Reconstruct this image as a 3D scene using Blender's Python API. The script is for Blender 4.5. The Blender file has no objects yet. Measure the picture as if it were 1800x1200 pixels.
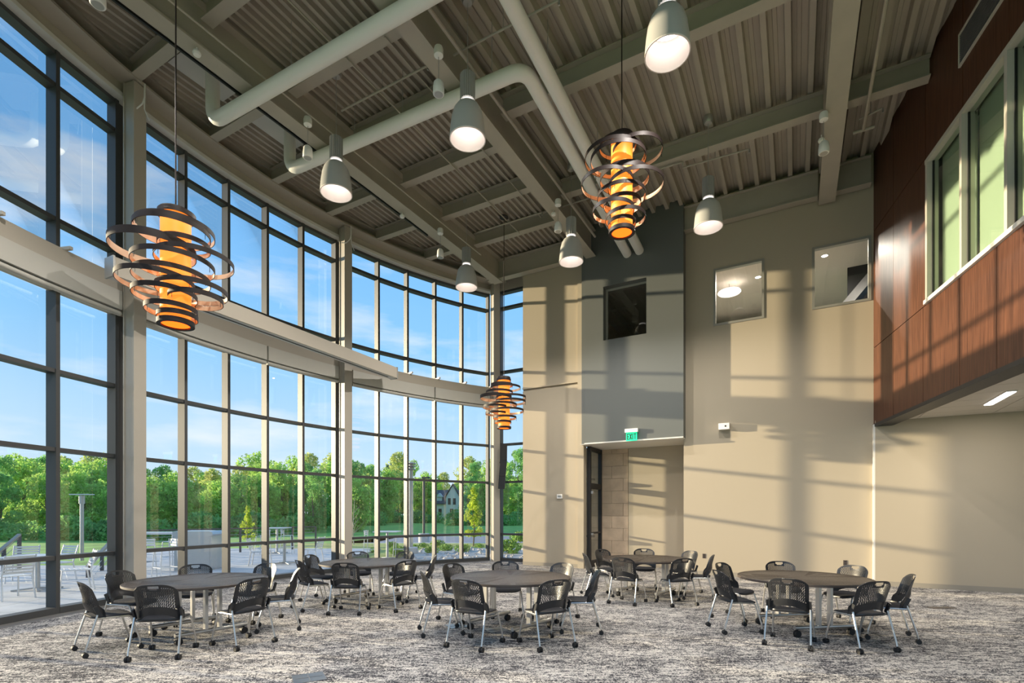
import bpy, bmesh, math, random
import numpy as np
from mathutils import Vector, Matrix

random.seed(7); rng = np.random.default_rng(7)
scene = bpy.context.scene
col = scene.collection
R = math.radians

# ------------------------------------------------------------------ camera
EYE, FPX, HOR = 1.65, 900.0, 900.0
cd = bpy.data.cameras.new('camera'); cam = bpy.data.objects.new('camera', cd); col.objects.link(cam)
cam.location = (0, 0, EYE); cam.rotation_euler = (R(90), 0, 0)
cd.sensor_width = 36; cd.lens = 18; cd.shift_y = (HOR - 600) / 1800.0
cd.clip_start = 0.05; cd.clip_end = 900
scene.camera = cam

# ------------------------------------------------------------------ room frame
WA = R(29)
E0 = Vector((5.1, 13.45, 0)); U = Vector((math.cos(WA), -math.sin(WA), 0)); N = Vector((-math.sin(WA), -math.cos(WA), 0))
def P(u, v, z): return E0 + U * u + N * v + Vector((0, 0, z))
def pz(x, y, z):
    Y = (z - EYE) * FPX / (HOR - y); return Vector(((x - 900) / FPX * Y, Y, z))
def pg(x, y, z=0.0): return pz(x, y, z)
def uv(p):
    r = Vector((p[0], p[1], 0)) - E0; return r.dot(U), r.dot(N)
AC = Vector((5.63, 5.99, 0)); AR = 13.19
def ap(deg, r, z): return Vector((AC.x + r * math.cos(R(deg)), AC.y + r * math.sin(R(deg)), z))

# ------------------------------------------------------------------ world, sun, exposure
SUN_A, SUN_E = R(15.0), R(7.6)
sdir = (U * math.cos(SUN_A) - N * math.sin(SUN_A)) * math.cos(SUN_E) - Vector((0, 0, math.sin(SUN_E)))
sl = bpy.data.lights.new('sun_offscreen', 'SUN'); sl.energy = 8.2; sl.color = (1.0, 0.82, 0.55); sl.angle = R(0.6)
so = bpy.data.objects.new('sun_offscreen', sl); col.objects.link(so); so.rotation_euler = sdir.to_track_quat('-Z', 'Y').to_euler()
so.location = (-20, 10, 12)

w = bpy.data.worlds.new('sky'); scene.world = w; w.use_nodes = True
nt = w.node_tree; nt.nodes.clear()
def nn(t, **k):
    n = nt.nodes.new(t)
    for a, b in k.items(): setattr(n, a, b)
    return n
tc = nn('ShaderNodeTexCoord'); sep = nn('ShaderNodeSeparateXYZ'); nt.links.new(tc.outputs['Generated'], sep.inputs[0])
ramp = nn('ShaderNodeValToRGB'); cr = ramp.color_ramp
cr.elements[0].position = 0.0; cr.elements[0].color = (0.62, 0.73, 0.82, 1)
cr.elements[1].position = 1.0; cr.elements[1].color = (0.13, 0.38, 0.84, 1)
for p_, c_ in ((0.10, (0.50, 0.69, 0.86, 1)), (0.28, (0.27, 0.56, 0.90, 1)), (0.50, (0.18, 0.47, 0.90, 1))):
    e = cr.elements.new(p_); e.color = c_
nt.links.new(sep.outputs['Z'], ramp.inputs[0])
mp = nn('ShaderNodeMapping'); mp.inputs['Scale'].default_value = (1.1, 1.1, 5.0); mp.inputs['Location'].default_value = (0.35, 0.2, 0.4)
nt.links.new(tc.outputs['Generated'], mp.inputs[0])
no = nn('ShaderNodeTexNoise'); no.inputs['Scale'].default_value = 2.6; no.inputs['Detail'].default_value = 7; no.inputs['Roughness'].default_value = 0.55
nt.links.new(mp.outputs[0], no.inputs[0])
cr2 = nn('ShaderNodeValToRGB'); cr2.color_ramp.elements[0].position = 0.50; cr2.color_ramp.elements[1].position = 0.72
cr2.color_ramp.elements[0].color = (0, 0, 0, 1); cr2.color_ramp.elements[1].color = (0.8, 0.8, 0.8, 1)
nt.links.new(no.outputs['Fac'], cr2.inputs[0])
mx = nn('ShaderNodeMixRGB'); mx.inputs[2].default_value = (0.80, 0.84, 0.90, 1)
nt.links.new(cr2.outputs[0], mx.inputs[0]); nt.links.new(ramp.outputs[0], mx.inputs[1])
bg = nn('ShaderNodeBackground'); bg.inputs['Strength'].default_value = 1.0
nt.links.new(mx.outputs[0], bg.inputs[0])
wo = nn('ShaderNodeOutputWorld'); nt.links.new(bg.outputs[0], wo.inputs[0])

vs = scene.view_settings
vs.view_transform = 'Standard'; vs.look = 'None'; vs.gamma = 1.0; vs.use_curve_mapping = False; vs.exposure = 0.33

# ------------------------------------------------------------------ materials
M = {}
def mat(name, c, rough=0.6, metal=0.0, var=0.0, vscale=6.0, bump=0.0, bscale=40.0, emit=None, es=1.0, spec=0.5, stretch=None, trans=0.0):
    m = bpy.data.materials.new(name); m.use_nodes = True; t = m.node_tree; b = t.nodes['Principled BSDF']
    b.inputs['Base Color'].default_value = (*c, 1); b.inputs['Roughness'].default_value = rough; b.inputs['Metallic'].default_value = metal
    b.inputs['Specular IOR Level'].default_value = spec
    if trans: b.inputs['Transmission Weight'].default_value = trans
    if emit: b.inputs['Emission Color'].default_value = (*emit, 1); b.inputs['Emission Strength'].default_value = es
    if var or bump:
        tc = t.nodes.new('ShaderNodeTexCoord'); src = tc.outputs['Object']
        if stretch:
            mp = t.nodes.new('ShaderNodeMapping'); mp.inputs['Scale'].default_value = stretch; t.links.new(src, mp.inputs[0]); src = mp.outputs[0]
    if var:
        n = t.nodes.new('ShaderNodeTexNoise'); n.inputs['Scale'].default_value = vscale; n.inputs['Detail'].default_value = 5; t.links.new(src, n.inputs[0])
        r = t.nodes.new('ShaderNodeValToRGB'); r.color_ramp.elements[0].position = 0.3; r.color_ramp.elements[1].position = 0.7
        r.color_ramp.elements[0].color = (*[max(0, x * (1 - var)) for x in c], 1); r.color_ramp.elements[1].color = (*[min(1, x * (1 + var)) for x in c], 1)
        t.links.new(n.outputs['Fac'], r.inputs[0]); t.links.new(r.outputs[0], b.inputs['Base Color'])
    if bump:
        n2 = t.nodes.new('ShaderNodeTexNoise'); n2.inputs['Scale'].default_value = bscale; n2.inputs['Detail'].default_value = 4; t.links.new(src, n2.inputs[0])
        bp = t.nodes.new('ShaderNodeBump'); bp.inputs['Strength'].default_value = bump; bp.inputs['Distance'].default_value = 0.01
        t.links.new(n2.outputs['Fac'], bp.inputs['Height']); t.links.new(bp.outputs[0], b.inputs['Normal'])
    M[name] = m; return m
def glass_mat(name, tint, refl=0.08, rough=0.0, facing=0.35):
    m = bpy.data.materials.new(name); m.use_nodes = True; t = m.node_tree; t.nodes.clear()
    tr = t.nodes.new('ShaderNodeBsdfTransparent'); tr.inputs[0].default_value = (*tint, 1)
    gl = t.nodes.new('ShaderNodeBsdfGlossy'); gl.inputs['Roughness'].default_value = rough; gl.inputs[0].default_value = (0.9, 0.95, 0.95, 1)
    fr = t.nodes.new('ShaderNodeFresnel'); fr.inputs[0].default_value = 1.45
    ml = t.nodes.new('ShaderNodeMath'); ml.operation = 'MULTIPLY_ADD'; ml.inputs[1].default_value = facing; ml.inputs[2].default_value = refl * 0.3
    ml.use_clamp = True
    t.links.new(fr.outputs[0], ml.inputs[0])
    mx = t.nodes.new('ShaderNodeMixShader'); t.links.new(ml.outputs[0], mx.inputs[0]); t.links.new(tr.outputs[0], mx.inputs[1]); t.links.new(gl.outputs[0], mx.inputs[2])
    o = t.nodes.new('ShaderNodeOutputMaterial'); t.links.new(mx.outputs[0], o.inputs[0]); M[name] = m; return m

mat('wall', (0.42, 0.362, 0.275), 0.75, bump=0.05, bscale=120)
mat('wall_grey', (0.125, 0.135, 0.13), 0.5, bump=0.05, bscale=120)
mat('wall_tan', (0.42, 0.362, 0.275), 0.75, bump=0.05, bscale=120)
mat('white_trim', (0.72, 0.70, 0.65), 0.5)
mat('base', (0.30, 0.27, 0.22), 0.6)
mat('steel_paint', (0.40, 0.365, 0.305), 0.5, var=0.04, vscale=3)
mat('deck', (0.40, 0.36, 0.295), 0.5, var=0.05, vscale=2)
mat('column', (0.42, 0.385, 0.33), 0.45)
mat('fascia', (0.44, 0.40, 0.34), 0.5)
mat('valance', (0.52, 0.51, 0.47), 0.5)
mat('head', (0.62, 0.61, 0.58), 0.4)
mat('mullion', (0.058, 0.060, 0.062), 0.5, metal=0.1)
mat('pipe_white', (0.80, 0.785, 0.75), 0.4)
mat('white_plastic', (0.80, 0.79, 0.77), 0.35)
mat('galv', (0.45, 0.45, 0.44), 0.4, metal=0.6)
mat('black', (0.012, 0.012, 0.014), 0.45)
mat('rubber', (0.012, 0.012, 0.013), 0.6)
mat('chair_plastic', (0.020, 0.021, 0.024), 0.33)
mat('seat_fabric', (0.016, 0.018, 0.026), 0.9, bump=0.3, bscale=400)
mat('chrome', (0.62, 0.61, 0.59), 0.3, metal=0.85)
mat('ttop', (0.17, 0.135, 0.115), 0.4, var=0.35, vscale=5, stretch=(1, 14, 1))
mat('tedge', (0.085, 0.066, 0.055), 0.4)
mat('floor_plate', (0.27, 0.27, 0.27), 0.3, metal=0.7)
mat('border', (0.20, 0.195, 0.19), 0.3)
mat('bronze', (0.022, 0.015, 0.014), 0.55, spec=0.3)
mat('copper_in', (0.62, 0.47, 0.32), 0.5)
mat('amber', (0.9, 0.3, 0.04), 0.5, emit=(1.0, 0.25, 0.025), es=0.8)
mat('bell', (0.46, 0.46, 0.45), 0.35)
mat('bell_in', (0.80, 0.74, 0.71), 0.5)
mat('lamp_glow', (1, 1, 1), 0.5, emit=(1.0, 0.93, 0.86), es=5)
mat('lamp_soft', (1, 1, 1), 0.5, emit=(1.0, 0.90, 0.85), es=1.1)
mat('lens_dim', (.9, .86, .84), 0.5, emit=(1.0, 0.88, 0.84), es=0.42)
mat('exit_green', (0.02, 0.5, 0.25), 0.5, emit=(0.0, 0.85, 0.36), es=0.85)
mat('ceil_tile', (0.60, 0.56, 0.50), 0.8, bump=0.2, bscale=200)
mat('tile_grid', (0.42, 0.39, 0.34), 0.7)
mat('frame_light', (0.50, 0.47, 0.41), 0.4)
mat('frame_steel', (0.33, 0.32, 0.28), 0.4, metal=0.3)
mat('shade_cloth', (0.50, 0.48, 0.39), 0.9)
mat('louver', (0.10, 0.10, 0.105), 0.5)
mat('stone', (0.52, 0.40, 0.285), 0.85, var=0.14, vscale=3, bump=0.4, bscale=40)
mat('mortar', (0.30, 0.25, 0.19), 0.9)
mat('upper_wall', (0.44, 0.39, 0.33), 0.8)
mat('upper_ceiling', (0.60, 0.54, 0.47), 0.8)
mat('teal_panel', (0.18, 0.25, 0.22), 0.4)
glass_mat('glass', (0.965, 0.985, 0.98), 0.10)
glass_mat('glass_int', (0.86, 0.88, 0.86), 0.2)
glass_mat('glass_green', (0.74, 0.89, 0.82), 0.3, 0.0, 0.7)
# outdoors
mat('concrete', (0.50, 0.50, 0.50), 0.85, var=0.10, vscale=1.5)
mat('joint', (0.16, 0.16, 0.155), 0.9)
mat('grass', (0.19, 0.38, 0.06), 0.95, var=0.35, vscale=0.6)
mat('meadow', (0.36, 0.38, 0.10), 0.95, var=0.3, vscale=0.8)
mat('asphalt', (0.26, 0.26, 0.28), 0.9, var=0.1)
mat('rock', (0.46, 0.43, 0.40), 0.9, var=0.3, vscale=4)
mat('leaf', (0.42, 0.62, 0.15), 0.7, var=0.5, vscale=0.7)
mat('leaf_dark', (0.25, 0.48, 0.15), 0.7, var=0.45, vscale=0.7)
mat('leaf_olive', (0.50, 0.56, 0.17), 0.7, var=0.4, vscale=0.7)
mat('leaf_shrub', (0.26, 0.42, 0.07), 0.7, var=0.35, vscale=2)
mat('leaf_lime', (0.50, 0.60, 0.07), 0.6, var=0.3, vscale=1.5)
mat('spruce', (0.14, 0.24, 0.17), 0.8, var=0.4, vscale=1.5)
mat('bark', (0.16, 0.125, 0.09), 0.9)
mat('bark_pale', (0.42, 0.37, 0.31), 0.9)
mat('stainless', (0.42, 0.44, 0.46), 0.35, metal=0.8)
mat('out_white', (0.62, 0.64, 0.66), 0.4)
mat('rail_dark', (0.06, 0.06, 0.065), 0.5)
mat('rail_wood', (0.34, 0.29, 0.22), 0.6)
mat('house_wall', (0.62, 0.62, 0.62), 0.8)
mat('house_roof', (0.09, 0.09, 0.10), 0.9)
mat('pane_dark', (0.03, 0.035, 0.045), 0.2)

# leaves let light through a little
for k in ('leaf', 'leaf_dark', 'leaf_olive', 'leaf_lime'):
    t = M[k].node_tree; b = t.nodes['Principled BSDF']; o = [n for n in t.nodes if n.type == 'OUTPUT_MATERIAL'][0]
    tl = t.nodes.new('ShaderNodeBsdfTranslucent'); ms = t.nodes.new('ShaderNodeMixShader'); ms.inputs[0].default_value = 0.5
    src = b.inputs['Base Color'].links[0].from_socket; t.links.new(src, tl.inputs[0])
    t.links.new(b.outputs[0], ms.inputs[1]); t.links.new(tl.outputs[0], ms.inputs[2]); t.links.new(ms.outputs[0], o.inputs[0])

def wood_mat():
    m = mat('wood', (0.13, 0.05, 0.026), 0.45, spec=0.3); t = m.node_tree; b = t.nodes['Principled BSDF']
    tc = t.nodes.new('ShaderNodeTexCoord'); mp = t.nodes.new('ShaderNodeMapping'); mp.inputs['Scale'].default_value = (26, 26, 0.9)
    oi = t.nodes.new('ShaderNodeObjectInfo'); ad = t.nodes.new('ShaderNodeVectorMath'); ad.operation = 'ADD'
    t.links.new(tc.outputs['Object'], mp.inputs[0]); t.links.new(mp.outputs[0], ad.inputs[0])
    ml = t.nodes.new('ShaderNodeMath'); ml.operation = 'MULTIPLY'; ml.inputs[1].default_value = 30; t.links.new(oi.outputs['Random'], ml.inputs[0]); t.links.new(ml.outputs[0], ad.inputs[1])
    n = t.nodes.new('ShaderNodeTexNoise'); n.inputs['Scale'].default_value = 1.6; n.inputs['Detail'].default_value = 6; n.inputs['Roughness'].default_value = 0.65
    t.links.new(ad.outputs[0], n.inputs[0])
    r = t.nodes.new('ShaderNodeValToRGB'); r.color_ramp.elements[0].position = 0.30; r.color_ramp.elements[1].position = 0.72
    r.color_ramp.elements[0].color = (0.040, 0.0145, 0.0085, 1); r.color_ramp.elements[1].color = (0.130, 0.052, 0.028, 1)
    t.links.new(n.outputs['Fac'], r.inputs[0]); t.links.new(r.outputs[0], b.inputs['Base Color'])
wood_mat()

def carpet_mat():
    m = mat('carpet', (0.3, 0.3, 0.3), 0.95, spec=0.1); t = m.node_tree; b = t.nodes['Principled BSDF']
    L = t.links.new
    tc = t.nodes.new('ShaderNodeTexCoord')
    def noise(sc, scale, det, dist=0.0, ro=0.5):
        mp = t.nodes.new('ShaderNodeMapping'); mp.inputs['Scale'].default_value = sc; mp.inputs['Rotation'].default_value = (0, 0, R(8)); L(tc.outputs['Object'], mp.inputs[0])
        n = t.nodes.new('ShaderNodeTexNoise'); n.inputs['Scale'].default_value = scale; n.inputs['Detail'].default_value = det; n.inputs['Distortion'].default_value = dist; n.inputs['Roughness'].default_value = ro
        L(mp.outputs[0], n.inputs[0]); return n.outputs['Fac']
    def math_(op, a, bv, c=None):
        n = t.nodes.new('ShaderNodeMath'); n.operation = op; L(a, n.inputs[0])
        if hasattr(bv, 'links'): L(bv, n.inputs[1])
        else: n.inputs[1].default_value = bv
        if c is not None: n.inputs[2].default_value = c
        return n.outputs[0]
    big = noise((1, 1.7, 1), 1.5, 5, 0.8, 0.6)          # drifts of light and dark
    mid = noise((0.9, 3.2, 1), 7.0, 3, 0.5)               # streaks
    fine = noise((1, 1, 1), 34, 2, 1.6)                  # scribbled yarn
    fine2 = noise((1, 1, 1), 75, 1, 0.5)
    s = math_('MULTIPLY_ADD', big, 1.15, -0.575)
    s2 = math_('MULTIPLY_ADD', mid, 1.35, -0.675)
    f1 = math_('MULTIPLY_ADD', fine, 2.4, -1.2)
    f2 = math_('MULTIPLY_ADD', fine2, 0.9, -0.45)
    v = math_('ADD', s, s2); v = math_('ADD', v, f1); v = math_('ADD', v, f2); v = math_('MULTIPLY_ADD', v, 1.25, 0.5)
    r = t.nodes.new('ShaderNodeValToRGB'); c = r.color_ramp
    c.elements[0].position = 0.12; c.elements[0].color = (0.055, 0.055, 0.062, 1)
    c.elements[1].position = 0.86; c.elements[1].color = (0.68, 0.645, 0.60, 1)
    for p_, q in ((0.34, (0.13, 0.13, 0.138, 1)), (0.50, (0.30, 0.29, 0.285, 1)), (0.66, (0.47, 0.45, 0.43, 1))):
        e = c.elements.new(p_); e.color = q
    L(v, r.inputs[0]); L(r.outputs[0], b.inputs['Base Color'])
    bp = t.nodes.new('ShaderNodeBump'); bp.inputs['Strength'].default_value = 0.5; bp.inputs['Distance'].default_value = 0.008
    L(fine2, bp.inputs['Height']); L(bp.outputs[0], b.inputs['Normal'])
carpet_mat()
tb = M['ttop'].node_tree.nodes['Principled BSDF']; tb.inputs['Coat Weight'].default_value = 1.0; tb.inputs['Coat Roughness'].default_value = 0.42; tb.inputs['Coat IOR'].default_value = 2.3

# ------------------------------------------------------------------ mesh helpers
class MB:
    def __init__(s): s.v = []; s.f = []; s.mi = []; s.cur = 0
    def add(s, vs, fs):
        o = len(s.v); s.v += [tuple(x) for x in vs]; s.f += [tuple(i + o for i in f) for f in fs]; s.mi += [s.cur] * len(fs); return s
    def hexa(s, p): return s.add(p, [(0, 3, 2, 1), (4, 5, 6, 7), (0, 1, 5, 4), (1, 2, 6, 5), (2, 3, 7, 6), (3, 0, 4, 7)])
    def box(s, x0, x1, y0, y1, z0, z1):
        return s.hexa([(x0, y0, z0), (x1, y0, z0), (x1, y1, z0), (x0, y1, z0), (x0, y0, z1), (x1, y0, z1), (x1, y1, z1), (x0, y1, z1)])
    def ubox(s, u0, u1, v0, v1, z0, z1):
        return s.hexa([P(a, b, c) for c in (z0, z1) for a, b in ((u0, v0), (u0, v1), (u1, v1), (u1, v0))])
    def bar(s, a, b, w, h, up=Vector((0, 0, 1))):       # box along a->b, w sideways, h along up
        a = Vector(a); b = Vector(b); d = (b - a).normalized(); sd = d.cross(up)
        if sd.length < 1e-5: sd = Vector((1, 0, 0))
        sd.normalize(); uu = sd.cross(d).normalized()
        q = [(-w / 2, -h / 2), (w / 2, -h / 2), (w / 2, h / 2), (-w / 2, h / 2)]
        pa = [a + sd * x + uu * y for x, y in q]; pb = [b + sd * x + uu * y for x, y in q]
        return s.add(pa + pb, [(3, 2, 1, 0), (4, 5, 6, 7), (0, 1, 5, 4), (1, 2, 6, 5), (2, 3, 7, 6), (3, 0, 4, 7)])
    def tube(s, path, r, n=10, caps=True, rs=None):
        path = [Vector(p) for p in path]; k = len(path); o = len(s.v); prev = None
        for i, p in enumerate(path):
            d = (path[min(i + 1, k - 1)] - path[max(i - 1, 0)]).normalized()
            if prev is None:
                a = d.cross(Vector((0, 0, 1)))
                if a.length < 1e-3: a = d.cross(Vector((0, 1, 0)))
            else: a = prev - d * prev.dot(d)
            a.normalize(); prev = a; b = d.cross(a); rr = rs[i] if rs else r
            s.v += [tuple(p + (a * math.cos(2 * math.pi * j / n) + b * math.sin(2 * math.pi * j / n)) * rr) for j in range(n)]
        fs = [(o + i * n + j, o + i * n + (j + 1) % n, o + (i + 1) * n + (j + 1) % n, o + (i + 1) * n + j) for i in range(k - 1) for j in range(n)]
        if caps: fs += [tuple(o + j for j in range(n))[::-1], tuple(o + (k - 1) * n + j for j in range(n))]
        s.f += fs; s.mi += [s.cur] * len(fs); return s
    def lathe(s, prof, n=24, c=(0, 0, 0), closed=False):
        o = len(s.v); k = len(prof)
        for r, z in prof: s.v += [(c[0] + r * math.cos(2 * math.pi * j / n), c[1] + r * math.sin(2 * math.pi * j / n), c[2] + z) for j in range(n)]
        m = k if closed else k - 1
        fs = [(o + i * n + j, o + i * n + (j + 1) % n, o + ((i + 1) % k) * n + (j + 1) % n, o + ((i + 1) % k) * n + j) for i in range(m) for j in range(n)]
        if not closed:
            if prof[0][0] > 1e-6: fs.append(tuple(o + j for j in range(n))[::-1])
            if prof[-1][0] > 1e-6: fs.append(tuple(o + (k - 1) * n + j for j in range(n)))
        s.f += fs; s.mi += [s.cur] * len(fs); return s
    def sweep(s, prof, a0, a1, n):                      # closed profile [(r,z)] swept along the glass arc
        o = len(s.v); k = len(prof)
        for i in range(n + 1):
            a = a0 + (a1 - a0) * i / n; s.v += [tuple(ap(a, r, z)) for r, z in prof]
        fs = [(o + i * k + j, o + i * k + (j + 1) % k, o + (i + 1) * k + (j + 1) % k, o + (i + 1) * k + j) for i in range(n) for j in range(k)]
        fs += [tuple(o + j for j in range(k))[::-1], tuple(o + n * k + j for j in range(k))]
        s.f += fs; s.mi += [s.cur] * len(fs); return s
    def mesh(s, name, mats, smooth=False, fix=True):
        me = bpy.data.meshes.new(name); me.from_pydata(s.v, [], s.f)
        if isinstance(mats, str): mats = [mats]
        for x in mats: me.materials.append(M[x])
        if len(mats) > 1: me.polygons.foreach_set('material_index', s.mi)
        if fix:
            bm = bmesh.new(); bm.from_mesh(me); bmesh.ops.recalc_face_normals(bm, faces=bm.faces); bm.to_mesh(me); bm.free()
        if smooth:
            me.polygons.foreach_set('use_smooth', [True] * len(me.polygons))
            try: me.set_sharp_from_angle(angle=R(40))
            except Exception: pass
        me.update(); return me
    def build(s, name, mats, parent=None, smooth=False, fix=True): return obj(name, s.mesh(name, mats, smooth, fix), parent)

def obj(name, me, parent=None):
    o = bpy.data.objects.new(name, me); col.objects.link(o)
    if parent is not None: o.parent = parent
    return o
def tag(o, label, cat, group=None):
    o['label'] = label; o['category'] = cat
    if group: o['group'] = group
    return o
def thing(name, label=None, cat=None, loc=(0, 0, 0), rz=0, group=None):
    o = bpy.data.objects.new(name, None); col.objects.link(o); o.location = loc; o.rotation_euler = (0, 0, rz); o.empty_display_size = 0.2
    if label: tag(o, label, cat, group)
    return o
def struct(o, label=None):
    o['kind'] = 'structure'
    if label: o['label'] = label
    return o
def copy_tree(root, loc=None, rz=None, label=None, group=None, parent=None):
    c = root.copy(); col.objects.link(c)
    if parent is not None: c.parent = parent
    if loc is not None: c.location = loc
    if rz is not None: c.rotation_euler = (0, 0, rz)
    if label: c['label'] = label
    if group: c['group'] = group
    for ch in root.children: copy_tree(ch, parent=c)
    return c
def lamp(name, kind, loc, energy, color=(1, 0.9, 0.78), size=0.2, parent=None, rot=None):
    l = bpy.data.lights.new(name, kind); l.energy = energy; l.color = color
    if kind == 'AREA': l.size = size; l.shape = 'DISK'
    else: l.shadow_soft_size = size
    o = bpy.data.objects.new(name, l); col.objects.link(o); o.location = loc
    if rot: o.rotation_euler = rot
    if parent is not None: o.parent = parent
    return o

# ================================================================== STRUCTURE
# floor (a slab that follows the glass arc) and the smooth border strip along the glass
BOWL = [ap(a, 13.42, 0) for a in np.linspace(117, 214, 60)]
pts = BOWL + [Vector((-4.0, -5, 0)), Vector((16, -5, 0))] + [P(16, -1.75, 0), P(-6.4, -1.75, 0)]
mb = MB(); n = len(pts)
mb.add([(p.x, p.y, 0) for p in pts] + [(p.x, p.y, -0.12) for p in pts], [tuple(range(n)), tuple(range(2 * n - 1, n - 1, -1))] + [(i, (i + 1) % n, n + (i + 1) % n, n + i) for i in range(n)])
floor = struct(mb.build('floor', 'carpet'), 'grey and cream patterned carpet floor')
mb = MB(); mb.sweep([(12.93, 0.0), (13.2, 0.0), (13.2, 0.006), (12.93, 0.006)], 118, 213, 70)
struct(mb.build('trim_1', 'border'), 'smooth grey strip of floor along the glass')

# ---- curved glass wall
ANG = lambda k, j: 119.1 + 23.25 * k + 4.32 * j
wl = struct(thing('wall_left'), 'curved steel frame of the glass wall')
win = struct(thing('window_1'), 'tall curved glass wall with dark mullions')
ZT = [(0.0, 0.11), (0.875, 0.945), (2.635, 2.70), (3.905, 3.97), (6.36, 6.43), (8.52, 8.59), (9.05, 9.12)]
GIRT = (5.22, 5.80)
FR, BK, GL = AR, AR + 0.20, AR + 0.165
def radial_box(mb, a, w_, r0, r1, z0, z1):
    d = Vector((math.cos(R(a)), math.sin(R(a)), 0)); t = Vector((-d.y, d.x, 0)); c = Vector((AC.x, AC.y, 0))
    mb.hexa([c + d * r + t * s_ + Vector((0, 0, z)) for z in (z0, z1) for r, s_ in ((r0, -w_ / 2), (r1, -w_ / 2), (r1, w_ / 2), (r0, w_ / 2))])
for k in range(4):
    for j in range(6):
        mb = MB(); radial_box(mb, ANG(k, j), 0.065, FR, BK, 0, 9.12); mb.build('mullion', 'mullion', win)
    for j in range(5):
        a0, a1 = ANG(k, j), ANG(k, j + 1)
        for (z0, z1) in ZT:
            fr = FR + 0.015 if z0 > 0 else FR - 0.005
            mb = MB(); A_, B_ = [ap(a, (fr + BK) / 2, (z0 + z1) / 2) for a in (a0 + 0.13, a1 - 0.13)]
            mb.bar(A_, B_, BK - fr, z1 - z0); mb.build('transom', 'mullion', win)
        edges = [0.11, 0.875, 0.945, 2.635, 2.70, 3.905, 3.97, GIRT[0] + .1, GIRT[1] - .1, 6.36, 6.43, 8.52, 8.59, 9.05]
        for q in range(0, len(edges), 2):
            mb = MB(); A_, B_ = ap(a0 + 0.12, GL, edges[q]), ap(a1 - 0.12, GL, edges[q]); h = Vector((0, 0, edges[q + 1] - edges[q]))
            mb.add([A_, B_, B_ + h, A_ + h], [(0, 1, 2, 3)]); mb.build('pane', 'glass', win, fix=False)
    if k < 3:     # dark closing panel behind each column
        mb = MB(); am = (ANG(k, 5) + ANG(k + 1, 0)) / 2; radial_box(mb, am, 0.36, FR + 0.06, BK, 0, 9.12); mb.build('closing_panel', 'mullion', win)
for k in range(5):
    a = ANG(k, 0) - 0.35
    mb = MB(); radial_box(mb, a, 0.235, 12.76, 12.785, 0, 9.36); radial_box(mb, a, 0.235, 12.985, 13.01, 0, 9.36)
    radial_box(mb, a, 0.20, 12.785, 12.985, 0, 9.36); radial_box(mb, a, 0.32, 12.70, 13.05, 0, 0.015)
    mb.build('column', 'column', wl)
A0, A1 = 117.6, 213
def swept(name, prof, m, n=80, a0=A0, a1=A1): mb = MB(); mb.sweep(prof, a0, a1, n); return mb.build(name, m, wl, smooth=False)
def rect(r0, r1, z0, z1): return [(r0, z0), (r1, z0), (r1, z1), (r0, z1)]
swept('girt', rect(13.03, 13.34, 5.61, 5.88), 'fascia')
swept('girt_back', rect(13.10, 13.34, 5.24, 5.61), 'fascia')
swept('head_trim', rect(13.03, 13.25, 9.12, 9.19), 'head')
swept('head_fascia', rect(13.08, 13.40, 9.19, 9.42), 'steel_paint')
swept('curved_beam_flange', rect(12.72, 13.08, 9.38, 9.42), 'steel_paint')
swept('curved_beam_web', rect(13.02, 13.06, 9.42, 9.69), 'steel_paint')
swept('curved_beam_flange', rect(12.80, 13.40, 9.66, 9.71), 'steel_paint')
for k in range(4):                                   # roller shade pockets under the girt, two per bay
    for (b0, b1) in ((ANG(k, 0) + .25, ANG(k, 2) + .5), (ANG(k, 2) + .7, ANG(k, 5) - .1)):
        mb = MB(); mb.sweep(rect(13.00, 13.10, 5.27, 5.60), b0, b1, 10); o = mb.build('shade_pocket', 'valance', wl)
        mb = MB(); mb.tube([ap(b0 + (b1 - b0) * i / 10, 13.06, 5.21) for i in range(11)], 0.045, 10); mb.build('shade_roller', 'valance', o, smooth=True)
    for j in range(0, 6):
        mb = MB(); A_ = ap(ANG(k, j), 12.93, 5.905); B_ = ap(ANG(k, j), 13.2, 5.905); mb.bar(A_, B_, 0.05, 0.05); mb.build('girt_clip', 'frame_light', wl)
for k in (1, 2):                                     # loose cables at the column heads
    a = ANG(k, 0) - 0.35
    mb = MB(); q = ap(a, 12.68, 9.0)
    mb.tube([q + Vector((0.02, 0, 0.36)), q + Vector((0.03, -0.02, 0.1)), q + Vector((0.0, -0.03, -0.02)), q + Vector((-0.1, -0.04, -0.12)), q + Vector((-0.22, -0.02, -0.1))], 0.012, 6)
    mb.tube([q + Vector((0.03, -0.02, 0.1)), q + Vector((0.05, -0.05, -0.14)), q + Vector((0.12, -0.03, -0.32))], 0.01, 6)
    mb.build('cable', 'white_plastic', wl, smooth=True)

# ---- short straight window between the last column and the end wall (plane v=-0.75)
win2 = struct(thing('window_2'), 'narrow glass wall beside the tan end wall')
for u_ in (-6.72, -5.15):
    mb = MB(); mb.ubox(u_ - .033, u_ + .033, -0.93, -0.73, 0, 9.12); mb.build('mullion', 'mullion', win2)
for (a, b) in ((-6.69, -5.18), (-5.12, -3.40)):
    for (z0, z1) in ZT:
        mb = MB(); mb.ubox(a, b, -0.93, -0.745, z0, z1); mb.build('transom', 'mullion', win2)
    for z0, z1 in zip([0.11, .945, 2.7, 3.97, 6.43, 8.59], [.875, 2.635, 3.905, 6.36, 8.52, 9.05]):
        mb = MB(); mb.add([P(a, -.9, z0), P(b, -.9, z0), P(b, -.9, z1), P(a, -.9, z1)], [(0, 1, 2, 3)]); mb.build('pane', 'glass', win2, fix=False)
mb = MB(); mb.ubox(-6.9, -3.5, -1.0, -0.7, 9.12, 9.93); mb.build('head_fascia', 'steel_paint', win2)

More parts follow.
